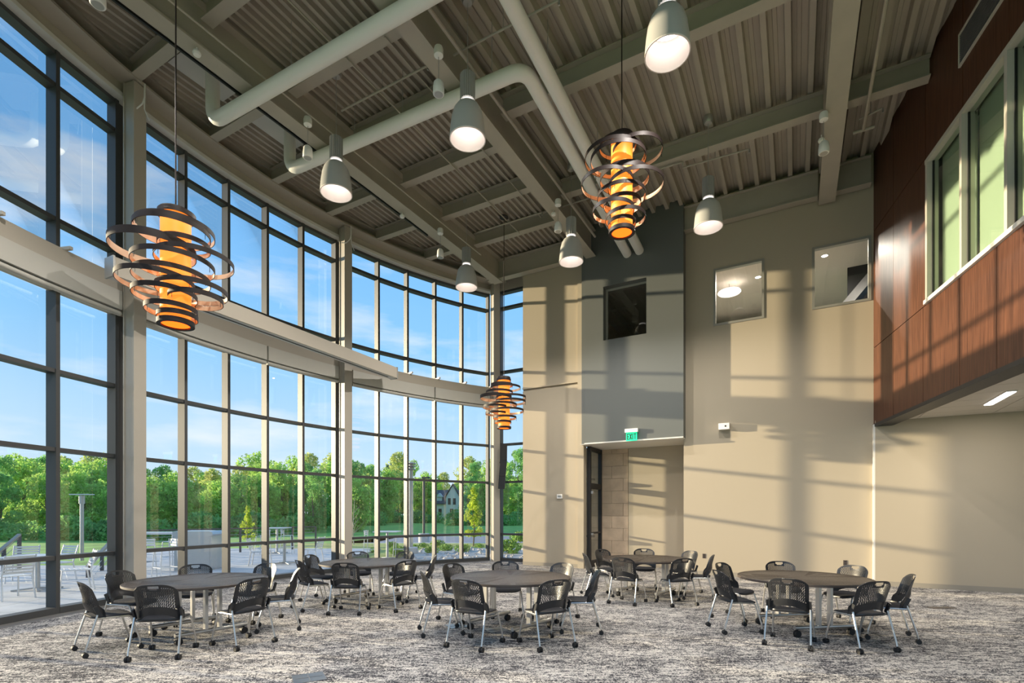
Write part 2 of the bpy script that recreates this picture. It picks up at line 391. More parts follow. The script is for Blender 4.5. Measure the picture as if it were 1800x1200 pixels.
# ---- end wall
def opening_wall(mb, u0, u1, v0, v1, z0, z1, holes):
    us = sorted({u0, u1, *[h[0] for h in holes], *[h[1] for h in holes]}); zs = sorted({z0, z1, *[h[2] for h in holes], *[h[3] for h in holes]})
    for a, b in zip(us[:-1], us[1:]):
        for c, d in zip(zs[:-1], zs[1:]):
            if any(h[0] - 1e-6 <= a and b <= h[1] + 1e-6 and h[2] - 1e-6 <= c and d <= h[3] + 1e-6 for h in holes): continue
            mb.ubox(a, b, v0, v1, c, d)
W2 = (0.18, 1.37, 6.50, 7.99); W3 = (2.40, 3.57, 6.50, 7.99); WG = (-2.71, -1.49, 6.51, 8.03)
wb = struct(thing('wall_back'), 'tall tan and charcoal end wall')
mb = MB(); mb.ubox(-5.44, -3.57, -0.10, 0, 0, 5.44); mb.ubox(-5.44, -3.57, -0.10, 0.0, 5.50, 9.93); mb.ubox(-5.44, -3.57, -0.10, -0.03, 5.44, 5.50)
mb.build('tan_panel', 'wall', wb)
mb = MB(); mb.ubox(-5.44, -3.57, 0.001, 0.035, 5.50, 5.535); mb.build('panel_reveal_trim', 'wall', wb)
mb = MB(); mb.ubox(-3.57, -3.38, -0.14, 0.09, 0, 9.93); mb.build('pilaster', 'wall', wb)
mb = MB(); opening_wall(mb, -3.27, -0.52, -0.02, 0.30, 3.62, 9.90, [WG]); mb.ubox(-3.38, -3.27, -0.02, 0.25, 3.62, 9.90); mb.build('charcoal_panel', 'wall_grey', wb)
mb = MB(); opening_wall(mb, -0.57, 3.63, -0.22, 0, 0, 9.93, [W2, W3]); mb.build('main_panel', 'wall', wb)
mb = MB(); mb.ubox(3.63, 15, -0.22, 0.13, 0, 3.72); mb.build('under_balcony_panel', 'wall_tan', wb)
mb = MB(); mb.ubox(3.595, 3.63, -0.02, 0.13, 0, 3.64); mb.build('corner_trim', 'white_trim', wb)
mb = MB(); mb.ubox(-3.40, -0.52, -1.25, 0.295, 3.605, 3.618); mb.build('doorway_soffit', 'white_trim', wb)
mb = MB(); mb.ubox(-3.27, -0.52, 0.30, 0.325, 3.605, 3.64); mb.build('doorway_lintel', 'white_trim', wb)
mb = MB(); mb.ubox(-2.42, -0.35, -1.38, -1.20, 0, 3.7); mb.build('doorway_panel', 'wall_tan', wb)
mb = MB(); mb.ubox(-0.57, -0.35, -1.20, -0.22, 0, 3.7); mb.build('doorway_return', 'wall_tan', wb)
mb = MB(); mb.ubox(-3.95, -2.42, -1.43, -1.23, 0, 3.7); stw = mb.build('stone_backing', 'mortar', wb)
bz = 0.0; row = 0
while bz < 3.6:
    h = 0.385; uu = -3.95 - (0.36 if row % 2 else 0.0)
    while uu < -2.44:
        a, b = max(uu, -3.95), min(uu + 0.68, -2.43)
        if b - a > 0.04:
            mb = MB(); e = random.uniform(0, 0.008); mb.ubox(a + .004, b - .004, -1.24, -1.205 + e, bz + .004, min(bz + h, 3.66) - .004); mb.build('stone_block', 'stone', stw)
        uu += 0.68
    bz += h; row += 1
# baseboards
for nm, (a, b, v0, v1) in dict(baseboard_left=(-5.44, -3.57, 0, 0.014), baseboard_back=(-0.57, 3.595, 0, 0.014), baseboard_right=(3.63, 15, 0.13, 0.144)).items():
    mb = MB(); mb.ubox(a, b, v0, v1, 0.0, 0.105); struct(mb.build(nm, 'base'))
# glass side door in the doorway, seen edge-on
d1 = struct(thing('door_1'), 'black-framed glass side door in the recess')
for (v0, v1) in ((-0.24, -0.14), (-1.20, -1.10)):
    mb = MB(); mb.ubox(-3.36, -3.26, v0, v1, 0.0, 3.6); mb.build('door_stile', 'black', d1)
for (z0, z1) in ((0.0, 0.20), (1.0, 1.05), (2.35, 2.52), (3.48, 3.60)):
    mb = MB(); mb.ubox(-3.35, -3.27, -1.10, -0.24, z0, z1); mb.build('door_rail', 'black', d1)
mb = MB(); mb.add([P(-3.31, -1.10, .2), P(-3.31, -.24, .2), P(-3.31, -.24, 3.48), P(-3.31, -1.10, 3.48)], [(0, 1, 2, 3)]); mb.build('pane', 'glass', d1, fix=False)
mb = MB(); mb.ubox(-3.26, -3.20, -0.28, -0.20, 2.2, 2.28); mb.build('door_closer', 'galv', d1)
mb = MB(); mb.ubox(-3.26, -3.20, -0.28, -0.20, 0.98, 1.03); mb.build('door_handle', 'galv', d1)

# interior windows of the end wall
def int_window(n_, W, frame, fw, v0, v1, label, gv):
    w_ = struct(thing('window_%d' % n_), label); u0, u1, z0, z1 = W
    for (a, b, c, d) in ((u0, u0 + fw, z0, z1), (u1 - fw, u1, z0, z1), (u0 + fw, u1 - fw, z0, z0 + fw), (u0 + fw, u1 - fw, z1 - fw, z1)):
        mb = MB(); mb.ubox(a, b, v0, v1, c, d); mb.build('window_frame', frame, w_)
    mb = MB(); mb.add([P(u0 + fw, gv, z0 + fw), P(u1 - fw, gv, z0 + fw), P(u1 - fw, gv, z1 - fw), P(u0 + fw, gv, z1 - fw)], [(0, 1, 2, 3)]); mb.build('pane', 'glass_int', w_, fix=False)
int_window(3, WG, 'frame_steel', 0.06, 0.02, 0.08, 'square interior window in the charcoal panel', 0.05)
int_window(4, W2, 'frame_steel', 0.055, -0.10, 0.015, 'square interior window with a round white lamp behind it', -0.06)
int_window(5, W3, 'frame_steel', 0.055, -0.10, 0.015, 'square interior window beside the wood panelling', -0.06)
# upper rooms behind those windows
ur = struct(thing('wall_upper_room'), 'upper rooms seen through the interior windows')
mb = MB(); mb.ubox(-3.5, 4.6, -5.5, -0.3, 4.0, 4.15); mb.build('upper_floor', 'white_trim', ur)
mb = MB(); mb.ubox(-3.5, 4.6, -5.5, -0.23, 8.35, 8.5); mb.build('upper_ceiling', 'upper_ceiling', ur)
mb = MB(); mb.ubox(-3.5, 4.6, -5.6, -5.5, 4.0, 8.5); mb.build('upper_back_wall', 'upper_wall', ur)
mb = MB(); mb.ubox(-0.75, -0.65, -5.5, -0.3, 4.15, 8.35); mb.build('upper_partition', 'upper_wall', ur)
mb = MB(); mb.ubox(-3.6, -3.5, -5.5, -0.3, 4.15, 8.35); stw2 = mb.build('upper_stone_backing', 'mortar', ur)
for i in range(11):
    for j in range(6):
        a = -5.5 + j * 0.9 + (0.45 if i % 2 else 0); b = min(a + 0.9, -0.32)
        mb = MB(); mb.ubox(-3.5, -3.47, a + .005, b - .005, 4.15 + i * .382 + .005, 4.15 + (i + 1) * .382 - .005)
        if b - a > .1: mb.build('stone_block', 'stone', stw2)
mb = MB(); mb.ubox(-3.47, -3.1, -5.5, -0.5, 8.05, 8.34); mb.build('upper_beam', 'upper_wall', ur)
mb = MB(); mb.ubox(-0.6, 2.1, -4.6, -4.5, 4.15, 7.75); mb.build('teal_glass_wall', 'teal_panel', ur)
mb = MB(); mb.ubox(2.0, 2.1, -4.6, -4.4, 4.15, 8.35); mb.build('upper_post', 'base', ur)
mb = MB(); mb.bar(P(2.95, -0.6, 6.4), P(4.3, -1.8, 8.34), 0.5, 0.12); mb.build('upper_stair_stringer', 'rubber', ur)
mb = MB(); mb.ubox(3.3, 4.5, -2.6, -2.5, 4.15, 8.35); mb.build('upper_dark_wall', 'black', ur)
def downlight(u_, v_, z_, r, e, nm, label, soft=False):
    t = thing(nm, label, 'light', P(u_, v_, z_)); mb = MB(); mb.lathe([(r + .02, 0), (r + .02, -.015), (r, -.02), (r, -.004)], 20); mb.build('trim_ring', 'white_plastic', t)
    mb = MB(); mb.lathe([(0.0001, -.012), (r, -.012)], 20); mb.build('lens', 'lamp_soft' if soft else 'lamp_glow', t, fix=False)
    lg = lamp('downlight_light', 'SPOT', (0, 0, -.03), e * 9, size=0.05, parent=t); lg.data.spot_size = R(165); lg.data.spot_blend = .3
downlight(1.12, -1.9, 8.35, 0.07, 60, 'recessed_downlight', 'small bright recessed downlight behind the middle interior window')
downlight(2.72, -1.4, 8.35, 0.07, 13, 'recessed_downlight', 'small bright recessed downlight behind the window beside the wood panels')
t = thing('disc_pendant_lamp', 'round white disc lamp hanging behind the middle interior window', 'light', P(0.35, -2.0, 8.10))
mb = MB(); mb.lathe([(0.0001, 0.03), (0.30, 0.03), (0.32, 0.0), (0.30, -0.03), (0.0001, -0.035)], 32); mb.build('shade', 'lamp_soft', t, smooth=True)
mb = MB(); mb.tube([(0, 0, .03), (0, 0, .25)], 0.006, 6); mb.build('cable', 'black', t)

# ---- balcony / wood wall on the right
BC = Vector((8.26, 11.7, 0)); BD = Vector((-288, -900, 0)).normalized(); BN = Vector((BD.y, -BD.x, 0))   # BN points into the hall
if BN.x > 0: BN = -BN
def Q(s, d, z): return BC + BD * s + BN * d + Vector((0, 0, z))
def qbox(mb, s0, s1, d0, d1, z0, z1): mb.hexa([Q(a, b, c) for c in (z0, z1) for a, b in ((s0, d0), (s0, d1), (s1, d1), (s1, d0))]); return mb
wr = struct(thing('wall_right'), 'wood-panelled balcony wall')
mb = MB(); qbox(mb, 0.0, 2.6, -0.3, -0.03, 3.64, 9.9); qbox(mb, 2.6, 15, -0.3, -0.03, 3.64, 5.36); qbox(mb, 2.6, 15, -0.3, -0.03, 7.98, 9.9); mb.build('backing', 'black', wr)
G_ = 0.006
SJ = [0.0, 1.12, 2.46, 3.73, 4.72, 5.98, 7.25, 8.5, 9.75, 11, 12.25, 13.5]
for a, b in zip(SJ[:-1], SJ[1:]):
    mb = MB(); qbox(mb, a + G_, b - G_, -0.03, 0.0, 3.66, 5.385); mb.build('wood_panel', 'wood', wr)
for a, b in ((0.0, 1.12), (1.12, 2.56)):
    for z0, z1 in ((5.40, 8.04), (8.055, 9.88)):
        mb = MB(); qbox(mb, a + G_, b - G_, -0.03, 0.0, z0, z1); mb.build('wood_panel', 'wood', wr)
for a, b in ((2.56, 3.82), (3.82, 5.0), (5.0, 6.2), (6.2, 7.4), (7.4, 8.6), (8.6, 9.8), (9.8, 11)):
    mb = MB(); qbox(mb, a + G_, b - G_, -0.03, 0.0, 8.0, 9.88); mb.build('wood_panel', 'wood', wr)
mb = MB(); qbox(mb, 0, 13.5, -0.30, 0.02, 3.585, 3.655); mb.build('fascia_edge', 'black', wr)
mb = MB(); qbox(mb, 0.1, 13.5, -0.34, -0.30, 3.60, 3.72); mb.build('soffit_edge', 'wood', wr)
w6 = struct(thing('window_6'), 'green tinted glazing in the wood wall')
for s_ in (2.66, 3.82, 4.98, 6.14, 7.3, 8.46, 9.62):
    mb = MB(); qbox(mb, s_ - .035, s_ + .035, -0.14, 0.03, 5.46, 7.90); mb.build('window_mullion', 'frame_light', w6)
mb = MB(); qbox(mb, 2.60, 11, -0.14, 0.05, 5.39, 5.46); mb.build('window_sill', 'white_trim', w6)
mb = MB(); qbox(mb, 2.60, 11, -0.14, 0.03, 7.90, 7.98); mb.build('window_head', 'frame_light', w6)
for a, b in zip((2.66, 3.82, 4.98, 6.14, 7.3, 8.46), (3.82, 4.98, 6.14, 7.3, 8.46, 9.62)):
    mb = MB(); mb.add([Q(a + .035, -.06, 5.46), Q(b - .035, -.06, 5.46), Q(b - .035, -.06, 7.9), Q(a + .035, -.06, 7.9)], [(0, 1, 2, 3)]); mb.build('pane', 'glass_green', w6, fix=False)
    mb = MB(); qbox(mb, a + .035, a + .055, -.08, -.05, 5.46, 7.9); mb.build('gasket', 'black', w6)
    mb = MB(); qbox(mb, a + .03, b - .03, -.21, -.20, 5.40, 7.96); mb.build('roller_shade', 'shade_cloth', w6)
# room behind the green glazing
br = struct(thing('wall_balcony_room'), 'room behind the green glazing')
mb = MB(); qbox(mb, 0.3, 12, -4.0, -0.3, 3.8, 4.0); mb.build('room_floor', 'upper_wall', br)
mb = MB(); qbox(mb, 0.3, 12, -4.0, -0.3, 8.1, 8.25); mb.build('room_ceiling', 'white_trim', br)
mb = MB(); qbox(mb, 0.3, 12, -4.1, -4.0, 3.8, 8.25); mb.build('room_back_wall', 'white_trim', br)
mb = MB(); qbox(mb, 0.2, 0.3, -4.0, -0.3, 3.8, 8.25); mb.build('room_side_wall', 'white_trim', br)
# louvre grille high on the wood wall
t = thing('vent_grille', 'dark louvred return grille with pale frame on the wood wall', 'vent', Q(3.75, 0, 8.70))
def grl(nm, a, b, d0, d1, z0, z1, m):
    o_ = MB(); qbox(o_, 3.75 + a, 3.75 + b, d0, d1, 8.70 + z0, 8.70 + z1); o_.v = [tuple(Vector(x) - t.location) for x in o_.v]; return o_.build(nm, m, t)
for a in ((0, 2.4, 0, .03), (0, 2.4, .50, .53), (0, .03, .03, .50), (2.37, 2.4, .03, .50)): grl('grille_frame', a[0], a[1], 0.0, .03, a[2], a[3], 'frame_light')
grl('grille_back', .03, 2.37, 0.0, .006, .03, .5, 'black')
for i in range(14): grl('louvre', .03, 2.37, .006, .02, .035 + i * .033, .052 + i * .033, 'louver')

# soffit ceiling under the balcony
sof = struct(thing('ceiling_soffit'), 'lay-in tile ceiling under the balcony')
def ub(v): return 3.61 + 0.199 * v
mb = MB(); vv = np.linspace(-0.1, 14, 8); pp = [P(ub(a) + 0.33, a, 3.76) for a in vv] + [P(16, 14, 3.76), P(16, -0.1, 3.76)]
mb.add(pp, [tuple(range(len(pp)))]); mb.build('soffit_backing', 'tile_grid', sof, fix=False)
for i in range(0, 8):
    for j in range(0, 9):
        v0 = 0.14 + i * 0.62; u0 = 3.75 + j * 1.24 - 0.6
        v1 = v0 + .605; u1 = u0 + 1.225; lo = ub(v1) + 0.36
        if u1 < lo + .05: continue
        mb = MB(); a0 = max(u0, ub(v0) + 0.36); a1 = max(u0, lo)
        pq = [P(a0, v0, 3.70), P(u1, v0, 3.70), P(u1, v1, 3.70), P(a1, v1, 3.70)]
        mb.hexa(pq + [p + Vector((0, 0, .02)) for p in pq]); mb.build('ceiling_tile', 'ceil_tile', sof)
la, lb = pz(1733, 712, 3.69), pz(1783, 686, 3.69); lc = (la + lb) / 2; ldir = (lb - la).normalized()
t = thing('linear_ceiling_light', 'long slim white linear light set in the soffit ceiling', 'light', lc + Vector((0, 0, -.005)), math.atan2(-N.y, -N.x))
mb = MB(); mb.box(-.62, .62, -.075, .075, 0.0, .012); mb.build('housing', 'white_plastic', t)
mb = MB(); mb.box(-.60, .60, -.06, .06, -.012, .0); mb.build('diffuser', 'lamp_glow', t)
lg = lamp('linear_light', 'AREA', (0, 0, -.014), 40, (1, .92, .82), 1.2, t); lg.data.shape = 'RECTANGLE'; lg.data.size_y = .12

# ---- roof: deck, girders, purlins
ceil = struct(thing('ceiling'), 'exposed corrugated steel roof deck on beams')
ZD = 9.72
uC, vC = uv(AC)
def vlim(u_):
    q = 13.36 ** 2 - (u_ - uC) ** 2
    if q <= 0: return None
    s_ = math.sqrt(q); lo = max(vC - s_, -0.9 if u_ < -3.4 else 0.0); hi = min(vC + s_, 17.5); return (lo, hi) if hi > lo else None
def deck_panel(us, zs, m='deck'):
    mb = MB(); top = []
    for u_, z_ in zip(us, zs):
        l = vlim(u_)
        if l is None: return
        mb.v += [tuple(P(u_, l[0], z_)), tuple(P(u_, l[1], z_))]
    for i in range(len(us) - 1): mb.f.append((2 * i, 2 * i + 1, 2 * i + 3, 2 * i + 2)); mb.mi.append(0)
    mb.build('deck_panel', m, ceil, fix=False)
pit = 0.16; u_ = -3.1
while u_ > -9.15:
    us, zs = [], []
    for k in range(3):
        b = u_ - k * pit
        for du, z_ in ((0, ZD), (-.055, ZD), (-.072, ZD + .085), (-.143, ZD + .085)): us.append(b + du); zs.append(z_)
    us.append(u_ - 3 * pit); zs.append(ZD); deck_panel(us, zs); u_ -= 3 * pit
u_ = -3.1
while u_ < 7.3:
    us = [u_ + d for d in (0, .05, .07, .13, .14, .20, .21, .30, .32, .36)]
    zs = [ZD + d for d in (0, 0, .16, .16, .145, .145, .16, .16, 0, 0)]; deck_panel(us, zs); u_ += .36
mb = MB(); pp = [P(-9.3, 17.5, 9.93), P(9, 17.5, 9.93), P(9, -0.3, 9.93), P(-6.9, -0.9, 9.93)] + [ap(a, 13.42, 9.93) for a in np.linspace(118, 205, 30)]
mb.add(pp, [tuple(range(len(pp)))]); mb.build('roof_sheet', 'deck', ceil, fix=False)
def ibeam(name, a, b, z0, z1, bw, tf=0.02, tw=0.014):
    a = Vector((a.x, a.y, 0)); b = Vector((b.x, b.y, 0)); mb = MB()
    mb.bar(a + Vector((0, 0, z0 + tf / 2)), b + Vector((0, 0, z0 + tf / 2)), bw, tf); mb.bar(a + Vector((0, 0, z1 - tf / 2)), b + Vector((0, 0, z1 - tf / 2)), bw, tf)
    mb.bar(a + Vector((0, 0, (z0 + z1) / 2)), b + Vector((0, 0, (z0 + z1) / 2)), tw, z1 - z0 - 2 * tf); return mb.build(name, 'steel_paint', ceil)
ibeam('girder', P(-6.24, 0.15, 0), P(-6.24, 17, 0), 8.95, 9.70, 0.30, 0.03, 0.02)
ibeam('girder', P(-3.08, 0.1, 0), P(-3.08, 17, 0), 8.95, 9.70, 0.30, 0.03, 0.02)
ibeam('girder', P(2.70, 0.08, 0), P(2.70, 17, 0), 8.93, 9.70, 0.34, 0.03, 0.02)
for v_ in (1.75, 3.32, 4.88, 6.42, 7.93, 9.5, 11.06, 12.6, 14.2):
    ibeam('purlin', P(-6.08, v_, 0), P(-3.24, v_, 0), 9.36, 9.70, 0.20)
    ul = uC - math.sqrt(max(0.01, 12.86 ** 2 - (v_ - vC) ** 2))
    if ul < -6.6: ibeam('purlin', P(ul, v_, 0), P(-6.40, v_, 0), 9.40, 9.70, 0.18)
for v_ in (2.72, 5.6, 8.45, 11.3, 14.1):
    ibeam('purlin', P(-2.92, v_, 0), P(2.52, v_, 0), 9.32, 9.70, 0.22)
    ibeam('purlin', P(2.88, v_, 0), P(ub(v_) - .02, v_, 0), 9.32, 9.70, 0.22)
ibeam('edge_beam', P(-0.52, 0.14, 0), P(2.52, 0.14, 0), 9.07, 9.70, 0.22); ibeam('edge_beam', P(2.88, 0.14, 0), P(3.55, 0.14, 0), 9.07, 9.70, 0.22)
ibeam('edge_beam', P(-6.6, 0.14, 0), P(-3.6, 0.14, 0), 9.06, 9.66, 0.24)
mb = MB(); mb.ubox(-6.86, -6.4, -0.7, 0.1, 9.36, 9.7); mb.build('beam_bracket', 'steel_paint', ceil)

# ---- white round drain pipes
def bend(pts, r, n=7):
    out = [Vector(pts[0])]
    for i in range(1, len(pts) - 1):
        a, b, c = Vector(pts[i - 1]), Vector(pts[i]), Vector(pts[i + 1]); d1, d2 = (a - b).normalized(), (c - b).normalized(); ang = d1.angle(d2); k = r / math.tan(ang / 2)
        k = min(k, (a - b).length * .48, (c - b).length * .48); p1, p2 = b + d1 * k, b + d2 * k
        for j in range(n + 1): s_ = j / n; out.append(p1 * (1 - s_) ** 2 + b * 2 * s_ * (1 - s_) + p2 * s_ * s_)
    out.append(Vector(pts[-1])); return out
ZP = 8.80
def drain(p_list, label):
    o = thing('drain_pipe', label, 'pipe'); mb = MB(); mb.tube(bend(p_list, .28), .118, 20); mb.build('pipe_run', 'pipe_white', o, smooth=True); return o
e1, e1b = P(-7.30, 8.68, ZP), P(-1.42, 8.58, ZP); ew1 = pz(1126, 441, ZP)
dp1 = drain([e1 + Vector((0, 0, .92)), e1, e1b, P(-1.68, 0.29, ZP)], 'white round roof drain pipe with the longer run, further from the end wall')
e2, e2b = P(-7.2, 7.12, ZP), P(-1.76, 6.92, ZP)
dp2 = drain([e2 + Vector((0, 0, .92)), e2, e2b, P(-2.02, 0.29, ZP)], 'white round roof drain pipe whose right-angle bend crosses the middle girder')
for o, pts in ((dp1, [P(u, 8.63, 0) for u in (-5.2, -2.2)] + [P(-1.5, v, 0) for v in (6.6, 4.2, 1.8)]), (dp2, [P(u, 7.05, 0) for u in (-5.4, -4.2, -2.3)] + [P(-1.86, v, 0) for v in (4.6, 2.2)])):
    for p in pts:
        mb = MB(); mb.tube([(p.x, p.y, ZP + .1), (p.x, p.y, 9.74)], .006, 5); mb.build('hanger_rod', 'galv', o)
for v_ in (8.72, 7.16):
    mb = MB(); mb.ubox(-7.75, -6.62, v_ - .5, v_ + .5, 9.68, 9.70); mb.build('cover_panel', 'valance', ceil)

# ---- thin conduits and sprinkler lines (parts of the ceiling)
def conduit(a, b, r, nm='conduit', m='steel_paint'): mb = MB(); mb.tube([a, b], r, 8); return mb.build(nm, m, ceil)
conduit(P(-2.70, 1.0, 9.12), P(-2.70, 16, 9.12), .03)
conduit(P(-5.86, 1.8, 9.05), P(-5.86, 16, 9.05), .018); conduit(P(-4.6, 1.8, 9.33), P(-4.6, 16, 9.33), .014); conduit(P(-3.75, 2.2, 9.33), P(-3.75, 8, 9.33), .012)
sp = conduit(P(3.22, 2.1, 9.15), P(3.22, 16, 9.15), .032, 'sprinkler_main'); mb = MB(); mb.tube([P(3.05, 2.1, 9.15), P(3.4, 2.1, 9.15)], .03, 8); mb.build('sprinkler_tee', 'steel_paint', ceil)
for (a, b) in (((797, 97), (983, 0)), ((600, 195), (752, 115)), ((989, 363), (1040, 347)), ((840, 408), (953, 373)), ((1200, 295), (1317, 262)), ((1510, 210), (1552, 190)), ((1150, 300), (1200, 285))):
    A_, B_ = pz(*a, 9.28), pz(*b, 9.28); conduit(A_, B_, .018, 'sprinkler_branch')
    mb = MB(); mb.tube([A_ * .5 + B_ * .5, A_ * .5 + B_ * .5 + Vector((0, 0, .44))], .006, 5); mb.build('hanger_rod', 'galv', ceil)
    mb = MB(); mb.tube([B_, B_ + Vector((0, 0, -.08))], .016, 6); mb.build('sprinkler_head', 'galv', ceil)
t = tag(thing('track_rail', loc=P(-6.52, 0, 9.02)), 'slim black lighting track running along the girder nearest the glass', 'track')
mb = MB(); mb.bar((P(-6.52, 3.4, 9.02) - t.location), (P(-6.52, 12.5, 9.02) - t.location), .035, .04); mb.build('rail', 'black', t)
for v_ in (4.5, 6.5, 8.5, 10.2):
    mb = MB(); q = P(-6.52, v_, 9.02) - t.location; mb.tube([q, q + Vector((0, 0, .6))], .006, 5); mb.build('hanger_rod', 'galv', t)

# ---- projection screen housing
ps_a, ps_b = pz(195, 470, 5.62), pz(692, 656, 5.62); c_ = (ps_a + ps_b) / 2
t = thing('projection_screen_housing', 'long straight beige projection screen housing mounted across the steel columns', 'screen housing', c_)
hw = (ps_b - ps_a) / 2; sd = hw.normalized()
mb = MB(); mb.bar(-hw, hw, .24, .30); mb.build('case', 'fascia', t)
mb = MB(); mb.bar(-hw + Vector((0, 0, -.154)), hw + Vector((0, 0, -.154)), .20, .012); mb.build('bottom_panel', 'head', t)
mb = MB(); mb.bar(-hw * .97 + Vector((0, 0, -.163)), hw * .93 + Vector((0, 0, -.163)), .04, .008); mb.build('screen_slot', 'black', t)
for s_ in (-1, 1): mb = MB(); mb.bar(hw * s_, hw * s_ + sd * s_ * .03, .26, .33); mb.build('end_cap', 'galv', t)

# ---- line array speaker on the far column
q = ap(118.9, 12.52, 0)
t = thing('column_speaker', 'slim black column loudspeaker hung on the far steel column', 'speaker', (q.x, q.y, 2.42))
mb = MB(); pr = [(-.02, 0.0), (.0, .42), (.03, .95), (.035, 1.5)]
for (y0, z0), (y1, z1) in zip(pr[:-1], pr[1:]): mb.bar((y0 * 1.5 + .1, 0, z0 + .004), (y1 * 1.5 + .1, 0, z1 - .004), .17, .22, Vector((1, 0, 0)))
mb.build('cabinet', 'black', t)
for z in (.4, .9): mb = MB(); mb.bar((.1, .1, z), (.0, .36, z), .05, .05); mb.build('bracket', 'black', t)

# ---- small wall devices
def wall_thing(name, label, cat, u_, z_, v_=0.0): return thing(name, label, cat, P(u_, v_, z_), -WA)
t = wall_thing('motion_detector', 'small white box detector on the tan wall beneath the interior windows', 'sensor', 0.45, 3.85)
mb = MB(); mb.box(-.13, .13, -.17, 0.0, -.08, .08); mb.build('body', 'white_plastic', t); mb = MB(); mb.tube([(.04, -.17, 0), (.04, -.176, 0)], .022, 12); mb.build('sensor_eye', 'black', t)
t = wall_thing('thermostat', 'small white thermostat on the tan panel beside the glass', 'thermostat', -4.17, 2.13)
mb = MB(); mb.box(-.085, .085, -.05, 0, -.065, .065); mb.build('body', 'white_plastic', t); mb = MB(); mb.box(-.05, .05, -.054, -.05, -.03, .03); mb.build('display', 'galv', t)
for u_, z_, lb in ((3.07, .47, 'brown outlet plate low on the tan wall behind the round table'), (-0.05, .50, 'brown outlet plate low on the tan wall near the doorway')):
    t = wall_thing('outlet_plate', lb, 'outlet', u_, z_); mb = MB(); mb.box(-.04, .04, -.008, 0, -.06, .06); mb.build('plate', 'tedge', t)
    for z in (-.025, .025): mb = MB(); mb.box(-.017, .017, -.011, -.008, z - .014, z + .014); mb.build('socket', 'black', t)
t = wall_thing('exit_sign', 'green EXIT sign with white housing on the charcoal panel above the doorway', 'sign', -1.88, 3.70, 0.30)
mb = MB(); mb.box(-.18, .18, -.11, -.01, .14, .24); mb.build('housing', 'white_plastic', t)
mb = MB(); mb.box(-.15, .15, -.068, -.052, -.09, .14); mb.build('lit_panel', 'exit_green', t)
mb = MB(); y0, y1 = -.074, -.068
def st(x0, x1, z0, z1): mb.box(x0, x1, y0, y1, z0, z1)
def dg(a, b): mb.bar((a[0], -.071, a[1]), (b[0], -.071, b[1]), .006, .02, Vector((1, 0, 0)) if abs(b[1] - a[1]) > 1 else Vector((0.3, 0, 1)))
zb, zt = -.055, .105
st(-.125, -.105, zb, zt); [st(-.105, -.068, z, z + .02) for z in (zb, .015, zt - .02)]
def slant(x0, z0, x1, z1, w_=.011): mb.add([(x0 - w_, y0, z0), (x0 + w_, y0, z0), (x1 + w_, y0, z1), (x1 - w_, y0, z1), (x0 - w_, y1, z0), (x0 + w_, y1, z0), (x1 + w_, y1, z1), (x1 - w_, y1, z1)], [(0, 1, 2, 3), (7, 6, 5, 4), (0, 4, 5, 1), (1, 5, 6, 2), (2, 6, 7, 3), (3, 7, 4, 0)])
slant(-.052, zb, .002, zt); slant(.002, zb, -.052, zt)
st(.022, .042, zb, zt); st(.085, .105, zb, zt); st(.06, .13, zt - .02, zt)
mb.build('lettering', 'black', t)

# ================================================================== LAMPS
def make_bell():
    t = thing('pendant_lamp')
    mb = MB(); mb.lathe([(.0001, 2.28), (.075, 2.28), (.095, 2.22), (.095, 2.16), (.07, 2.12), (.0001, 2.12)], 20); mb.build('ceiling_canopy', 'galv', t, smooth=True)
    mb = MB(); mb.tube([(0, 0, 2.12), (0, 0, 1.0)], .006, 6); mb.build('cable', 'galv', t)
    mb = MB(); pr = []
    for i in range(40):
        pr.append(.118 if i % 2 else .104)
    n = 40; o = len(mb.v)
    for z in (.60, 1.0): mb.v += [(pr[j] * math.cos(2 * math.pi * j / n), pr[j] * math.sin(2 * math.pi * j / n), z) for j in range(n)]
    mb.f += [(j, (j + 1) % n, n + (j + 1) % n, n + j) for j in range(n)] + [tuple(range(n))[::-1], tuple(range(n, 2 * n))]; mb.mi += [0] * (n + 2)
    mb.build('ballast_housing', 'galv', t)
    mb = MB(); mb.lathe([(.06, .60), (.10, .585), (.11, .56), (.10, .54)], 24); mb.build('collar', 'lamp_soft', t, smooth=True)
    out = [(.105, .555), (.17, .51), (.215, .44), (.245, .34), (.262, .22), (.274, .10), (.28, 0.0)]
    mb = MB(); mb.lathe(out, 36); mb.f = mb.f[:-2]; mb.mi = mb.mi[:-2]; sh = mb.build('bell_shade', 'bell', t, smooth=True, fix=False)
    mb = MB(); mb.lathe([(r - .008, z) for r, z in out], 36); mb.f = [f[::-1] for f in mb.f[:-2]]; mb.mi = mb.mi[:-2]; mb.build('shade_lining', 'bell_in', sh, smooth=True, fix=False)
    mb = MB(); mb.lathe([(.282, -.006), (.282, .008), (.268, .008), (.268, -.006)], 36, closed=True); mb.build('rim', 'bell_in', sh)
    mb = MB(); mb.lathe([(.0001, .36), (.225, .36)], 24); mb.build('lens', 'lens_dim', t, fix=False)
    for i in range(-3, 4):
        L_ = math.sqrt(max(0, .17 ** 2 - (i * .05) ** 2)); mb = MB(); mb.box(-L_, L_, i * .05 - .012, i * .05 + .012, .345, .356); mb.build('led_row', 'lamp_glow', t)
    b = lamp('bell_light', 'SPOT', (0, 0, .04), 330, (1, .93, .84), .03, t); b.data.spot_size = R(150); b.data.spot_blend = .6
    return t
bell = make_bell(); LR = 7.45
